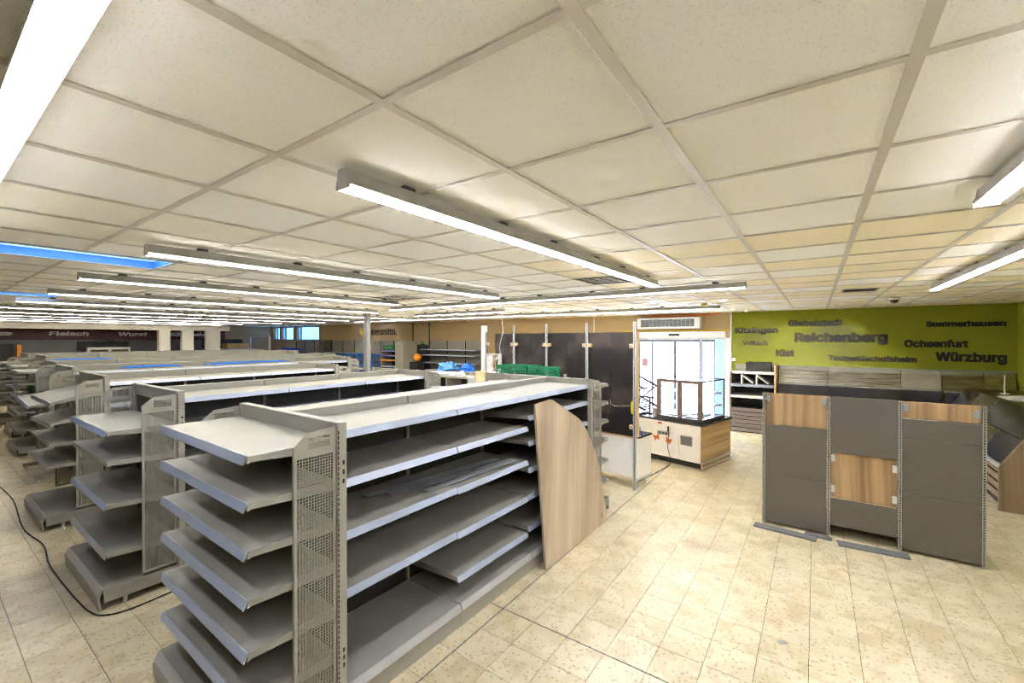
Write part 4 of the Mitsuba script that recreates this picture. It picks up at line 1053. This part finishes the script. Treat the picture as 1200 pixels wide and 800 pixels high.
wall_unit('grey wall shelving under the slogan on the back wall', -19.9, -14.2, 12.0, 12.45, 2.18, 6, (0.5, 0.95, 1.35, 1.62))
wall_unit('grey wall shelving under the blue windows', -23.3, -20.6, 12.0, 12.45, 2.17, 3, (0.5, 0.95, 1.35, 1.6))
wall_unit('grey wall shelving on the back wall left of the white pillar', -12.90, -10.0, 11.85, 12.45, 2.19, 3, (0.5, 0.95, 1.35, 1.65, 1.86))
struct('pillar_4', box(-20.35, -19.95, 12.0, 12.5, 0, 2.19), 'plain_wall')
dk = 'door_2'
struct(dk, cat(box(-14.05, -13.98, YB - .03, YB - .001, 0, CEIL - .01), box(-13.05, -12.98, YB - .03, YB - .001, 0, CEIL - .01)), 'plain_wall')
part(dk, 'leaf', box(-13.97, -13.06, YB - .02, YB - .001, 0, 2.02), 'black')
ex = thing('exit_sign', 'small green emergency exit sign above the dark door', 'sign')
put(ex + '__plate', bevel(-13.57, -13.28, YB - .06, YB - .031, 2.03, 2.15, .004), 'green_plastic')
part(ex, 'arrow', prism([(-13.40, 2.08), (-13.34, 2.08), (-13.34, 2.065), (-13.305, 2.09), (-13.34, 2.115), (-13.34, 2.10), (-13.40, 2.10)], .003, 'y', YB - .063), 'white')
part(ex, 'figure', prism([(-13.53, 2.05), (-13.51, 2.05), (-13.495, 2.075), (-13.47, 2.05), (-13.455, 2.055), (-13.48, 2.095), (-13.46, 2.105), (-13.465, 2.115), (-13.50, 2.115), (-13.525, 2.09)], .003, 'y', YB - .063), 'white')
es = thing('price_shelf', 'small grey shelf with orange and violet price strips, green crates on top', 'shelf unit')
put(es + '__end_panel', bevel(-13.24, -12.78, 10.9, 11.6, 0, 2.17, .004), 'frame')
part(es, 'back_panel', box(-14.15, -13.25, 11.52, 11.56, 0, 1.80), 'black')
for z, m in ((1.80, 'purple'), (1.62, 'purple'), (1.44, 'orange'), (1.2, 'strip')):
    k = part(es, 'shelf', box(-14.15, -13.25, 10.95, 11.51, z - .03, z), 'shelf')
    part(k, 'price_strip', box(-14.15, -13.25, 10.925, 10.945, z - .04, z + .004), m)
part(es, 'side_panel', box(-14.19, -14.155, 10.95, 11.55, 0, 1.8), 'frame')
crate('green crate on the price shelf under the slogan, left one', -14.1, -13.62, 11.0, 11.4, 1.802, 1.99, 'green crates on the price shelf')
crate('green crate on the price shelf under the slogan, right one', -13.60, -13.27, 11.0, 11.4, 1.802, 2.01, 'green crates on the price shelf')
single('orange_ball', 'orange round ball before the dark door', 'ball', trimesh.creation.icosphere(3, 0.155), 'orange', smooth=True, tw=T().translate([-12.55, 11.4, 1.545]))
single('ball_stand', 'dark stand carrying the orange ball', 'stand', cat(bevel(-12.75, -12.35, 11.2, 11.6, 0, 1.38, .01)), 'black')


def cage(label, x0, x1, y0, y1, h):
    t = thing('roll_cage', label, 'roll cage', 'blue roll cages before the back wall')
    r = .016
    for x in (x0, x1):
        part(t, 'side_frame', tube(smooth_path([(x, y0, .12), (x, y0, h - .1), (x, y0 + .06, h), (x, y1 - .06, h), (x, y1, h - .1), (x, y1, .12)], 6), r, 6), 'blue_plastic')
        for k in range(1, 4):
            part(t, 'bar', cyl([x, y0, .1 + k * h / 4.5], [x, y1, .1 + k * h / 4.5], .010, 6), 'blue_plastic')
    n = 5
    for k in range(n + 1):
        part(t, 'bar', cyl([x0 + (x1 - x0) * k / n, y1, .15], [x0 + (x1 - x0) * k / n, y1, h - .03], .009, 6), 'blue_plastic')
    for z in (h - .02, h - .38, .5):
        part(t, 'rail', cyl([x0, y1, z], [x1, y1, z], .013, 6), 'blue_plastic')
    part(t, 'rail', cyl([x0, y0, h - .02], [x1, y0, h - .02], .013, 6), 'blue_plastic')
    part(t, 'base', box(x0, x1, y0, y1, .12, .16), 'blue_plastic')
    for x in (x0 + .06, x1 - .06):
        for y in (y0 + .06, y1 - .06):
            part(t, 'wheel', cyl([x - .015, y, .06], [x + .015, y, .06], .06, 12), 'black')


cage('blue roll cage left of the steel column, farther left one', -17.1, -16.25, 10.7, 11.4, 1.56)
cage('blue roll cage left of the steel column, middle one', -16.1, -15.35, 10.7, 11.4, 1.62)
cage('blue roll cage left of the steel column, right one', -15.3, -14.6, 10.7, 11.4, 1.58)
sc = thing('steel_column', 'thin grey steel column rising behind the shelf rows to the ceiling', 'column')
put(sc + '__shaft', bevel(-8.98, -8.86, 6.44, 6.56, .012, CEIL - .006, .006), 'column_paint')
part(sc, 'base_plate', bevel(-9.04, -8.80, 6.38, 6.62, 0, .012, .002), 'column_paint')
# racks with bags and boxes between the rows and the back wall
rg = thing('low_rack', 'grey rack under the blue plastic bags left of the white pillar', 'rack')
for x in (-10.3, -8.45):
    part(rg, 'side_panel', bevel(x - .02, x + .02, 9.7, 10.6, 0, 1.27, .003), 'frame')
for z in (.3, .78, 1.25):
    part(rg, 'shelf', box(-10.28, -8.47, 9.72, 10.58, z - .03, z), 'shelf')


def lump(cx, cy, z0, rx, ry, rz, seed):
    m = trimesh.creation.icosphere(3, 1.0)
    v = m.vertices
    d = 0.55 + 0.9 * np.abs(2 * meshkit.fbm(v * 2.3 + seed, 4, seed=seed) - 0.75) + 0.25 * meshkit.noise(v * 6 + seed, seed)
    v = v * d[:, None] * [rx, ry, rz]
    v[:, 2] = np.maximum(v[:, 2], -0.25 * rz)
    v[:, 2] -= v[:, 2].min()
    m.vertices = v + [cx, cy, z0]
    return m


single('plastic_bag', 'pale blue heap of plastic bags on the grey rack, left and larger', 'plastic bags', lump(-9.66, 10.1, 1.252, .36, .30, .22, 4), 'bag_and_daylight_blue', smooth=True)
single('plastic_bag', 'darker blue heap of plastic bags on the grey rack, right and smaller', 'plastic bags', lump(-8.86, 10.1, 1.252, .20, .26, .20, 9), 'blue_plastic', smooth=True)
tb = thing('packing_table', 'grey open table with a white tray, before the blue bags', 'table')
put(tb + '__top', bevel(-8.9, -7.3, 8.35, 9.0, 1.22, 1.26, .004), 'frame')
for x in (-8.88, -8.1, -7.34):
    part(tb, 'side_panel', box(x, x + .03, 8.37, 8.98, 0, 1.22), 'frame')
part(tb, 'back_panel', box(-8.85, -7.35, 8.94, 8.97, .1, 1.22), 'black')
single('white_tray', 'white flat tray lying on the packing table', 'tray', cat(bevel(-8.85, -8.05, 8.45, 8.9, 1.262, 1.30, .01), bevel(-8.87, -8.03, 8.43, 8.92, 1.30, 1.33, .006)), 'white')
single('white_lump', 'small crumpled white bag on the packing table', 'bag', lump(-7.75, 8.6, 1.262, .13, .12, .10, 6), 'white', smooth=True)
# left of the back wall
gf = thing('glass_screen', 'white framed glass screen at the far left corner', 'glass screen')
put(gf + '__frame', cat(box(-25.6, -25.5, 11.0, 11.06, 0, 2.45), box(-23.45, -23.35, 11.0, 11.06, 0, 2.45), box(-25.5, -23.45, 11.0, 11.06, 2.36, 2.45), box(-25.5, -23.45, 11.0, 11.06, 0, .1)), 'white')
part(gf, 'pane', trimesh.Trimesh([[-25.5, 11.03, .1], [-23.45, 11.03, .1], [-23.45, 11.03, 2.36], [-25.5, 11.03, 2.36]], [[0, 1, 2], [0, 2, 3]], process=False), 'glass')
single('yellow_box', 'yellow cardboard box on the shelf at the far left wall, left one', 'box', bevel(-25.9, -25.2, 9.75, 10.3, 1.75, 2.03, .004), 'cardboard', 'yellow boxes on the far left shelf')
single('yellow_box', 'yellow cardboard box on the shelf at the far left wall, right one', 'box', bevel(-25.9, -25.2, 10.32, 10.85, 1.75, 2.03, .004), 'cardboard', 'yellow boxes on the far left shelf')
fl = thing('left_wall_shelf', 'dark shelf along the far left wall carrying the yellow boxes', 'wall shelf')
put(fl + '__shelf', box(-26.15, -25.1, 8.95, 10.9, 1.70, 1.748), 'strip')
part(fl, 'back_panel', box(-26.18, -26.152, 8.95, 10.9, 0.0, 2.25), 'back_dark')
for y in (8.97, 9.9, 10.86):
    part(fl, 'bracket', box(-26.15, -25.3, y, y + .03, 0, 1.70), 'back_dark')
single('blue_crate', 'bright blue crate on a white stand before the windows', 'crate', cat(bevel(-22.7, -21.8, 11.3, 11.8, 1.62, 1.78, .02), bevel(-22.55, -21.95, 11.35, 11.75, 1.25, 1.62, .02)), 'deep_blue')
single('white_stand', 'white stand under the bright blue crate', 'stand', bevel(-22.8, -21.7, 11.25, 11.85, 0, 1.249, .01), 'white')
# meat counter
wb = thing('menu_board', 'long white slotted box standing at the meat counter', 'box')
put(wb + '__case', bevel(-25.45, -25.2, 4.45, 5.85, 1.655, 1.90, .008), 'white')
for k in range(2):
    part(wb, 'slot', box(-25.2015, -25.199, 4.55 + .66 * k, 5.13 + .66 * k, 1.70, 1.80), 'plain_wall')
mc = thing('meat_counter', 'long dark meat counter below the maroon fascia', 'counter')
put(mc + '__body', bevel(-25.6, -24.7, -2.0, 9.3, 0, 1.15, .01), 'tile_dark')
part(mc, 'top', bevel(-25.65, -24.65, -2.0, 9.3, 1.151, 1.19, .006), 'alu')
part(mc, 'shelf_block', bevel(-25.55, -25.1, 4.3, 6.0, 1.191, 1.654, .006), 'tile_dark')
single('dark_recess_block', 'black block filling a dark opening in the tiled wall', 'recess', cat(bevel(-26.15, -25.7, 0.9, 2.45, 1.192, 2.06, .01)), 'black')  # solid black block added where only a dark opening stands
single('orange_column', 'narrow orange and white device beside the black block', 'device', bevel(-25.60, -25.3, 2.5, 2.62, 1.192, 2.03, .006), 'orange')
single('dark_opening', 'black plate for the dark opening in the tiled wall behind the white box', 'hatch', bevel(-26.158, -26.10, 4.3, 6.0, 1.75, 2.15, .004), 'black')  # flat black plate, its colour stands in for the shade inside the opening

# ------------------------------------------------------------------ cable on the floor, blue straps and small things
single('floor_cable', 'black cable lying on the floor before the left end units', 'cable', tube(smooth_path([(-14.6, 1.10, .007), (-12.6, 1.0, .007), (-10.7, .82, .007), (-9.2, .86, .007), (-7.7, .80, .007), (-6.9, .86, .007), (-6.2, .82, .007), (-5.3, .84, .007), (-4.85, .875, .007), (-4.70, .96, .007), (-4.66, 1.12, .007), (-4.68, 1.4, .007), (-4.70, 2.2, .007), (-4.68, 3.4, .007)]), .0065, 6), 'rubber')


def hoop(label, x, y0, y1, z, w):
    single('blue_strap', label, 'plastic strap', cat(tube(smooth_path([(x - w, y0, z), (x - w, y0 + .12, z + .035), (x - w, y1 - .12, z + .035), (x - w, y1, z)]), .012, 6), tube(smooth_path([(x + w, y0 + .05, z), (x + w, y0 + .14, z + .03), (x + w, y1 - .16, z + .03), (x + w, y1 - .05, z)]), .012, 6),
           cyl([x - w, y0 + .2, z + .036], [x + w, y0 + .2, z + .03], .010, 6), cyl([x - w, y1 - .2, z + .036], [x + w, y1 - .2, z + .03], .010, 6)), 'blue_plastic', 'blue plastic straps on the shelf rows')


X4, X5, X6 = XC[3] + .33, XC[4] + .33, XC[5] + .33
hoop('blue plastic strap on the fourth shelf row, nearer its end unit', X4, 2.25, 3.15, 1.713, .12)
hoop('blue plastic strap on the fourth shelf row, farther along to the right', X4, 3.6, 5.2, 1.713, .12)
hoop('blue plastic strap on the sixth shelf row at the far left', X6, 2.1, 3.2, 1.713, .14)
hoop('blue plastic strap standing on the seventh shelf row before the meat counter', XC[6] + .33, 2.6, 3.5, 1.713, .16)
crate('green crate in the fifth end shelf unit at the left edge', XC[4] - .1, XC[4] + .45, 1.45, 1.72, 1.162, 1.34)
single('white_bag', 'crumpled white bag on the floor at the left edge', 'bag', lump(-16.2, 1.0, .001, .30, .28, .14, 12), 'white', smooth=True)
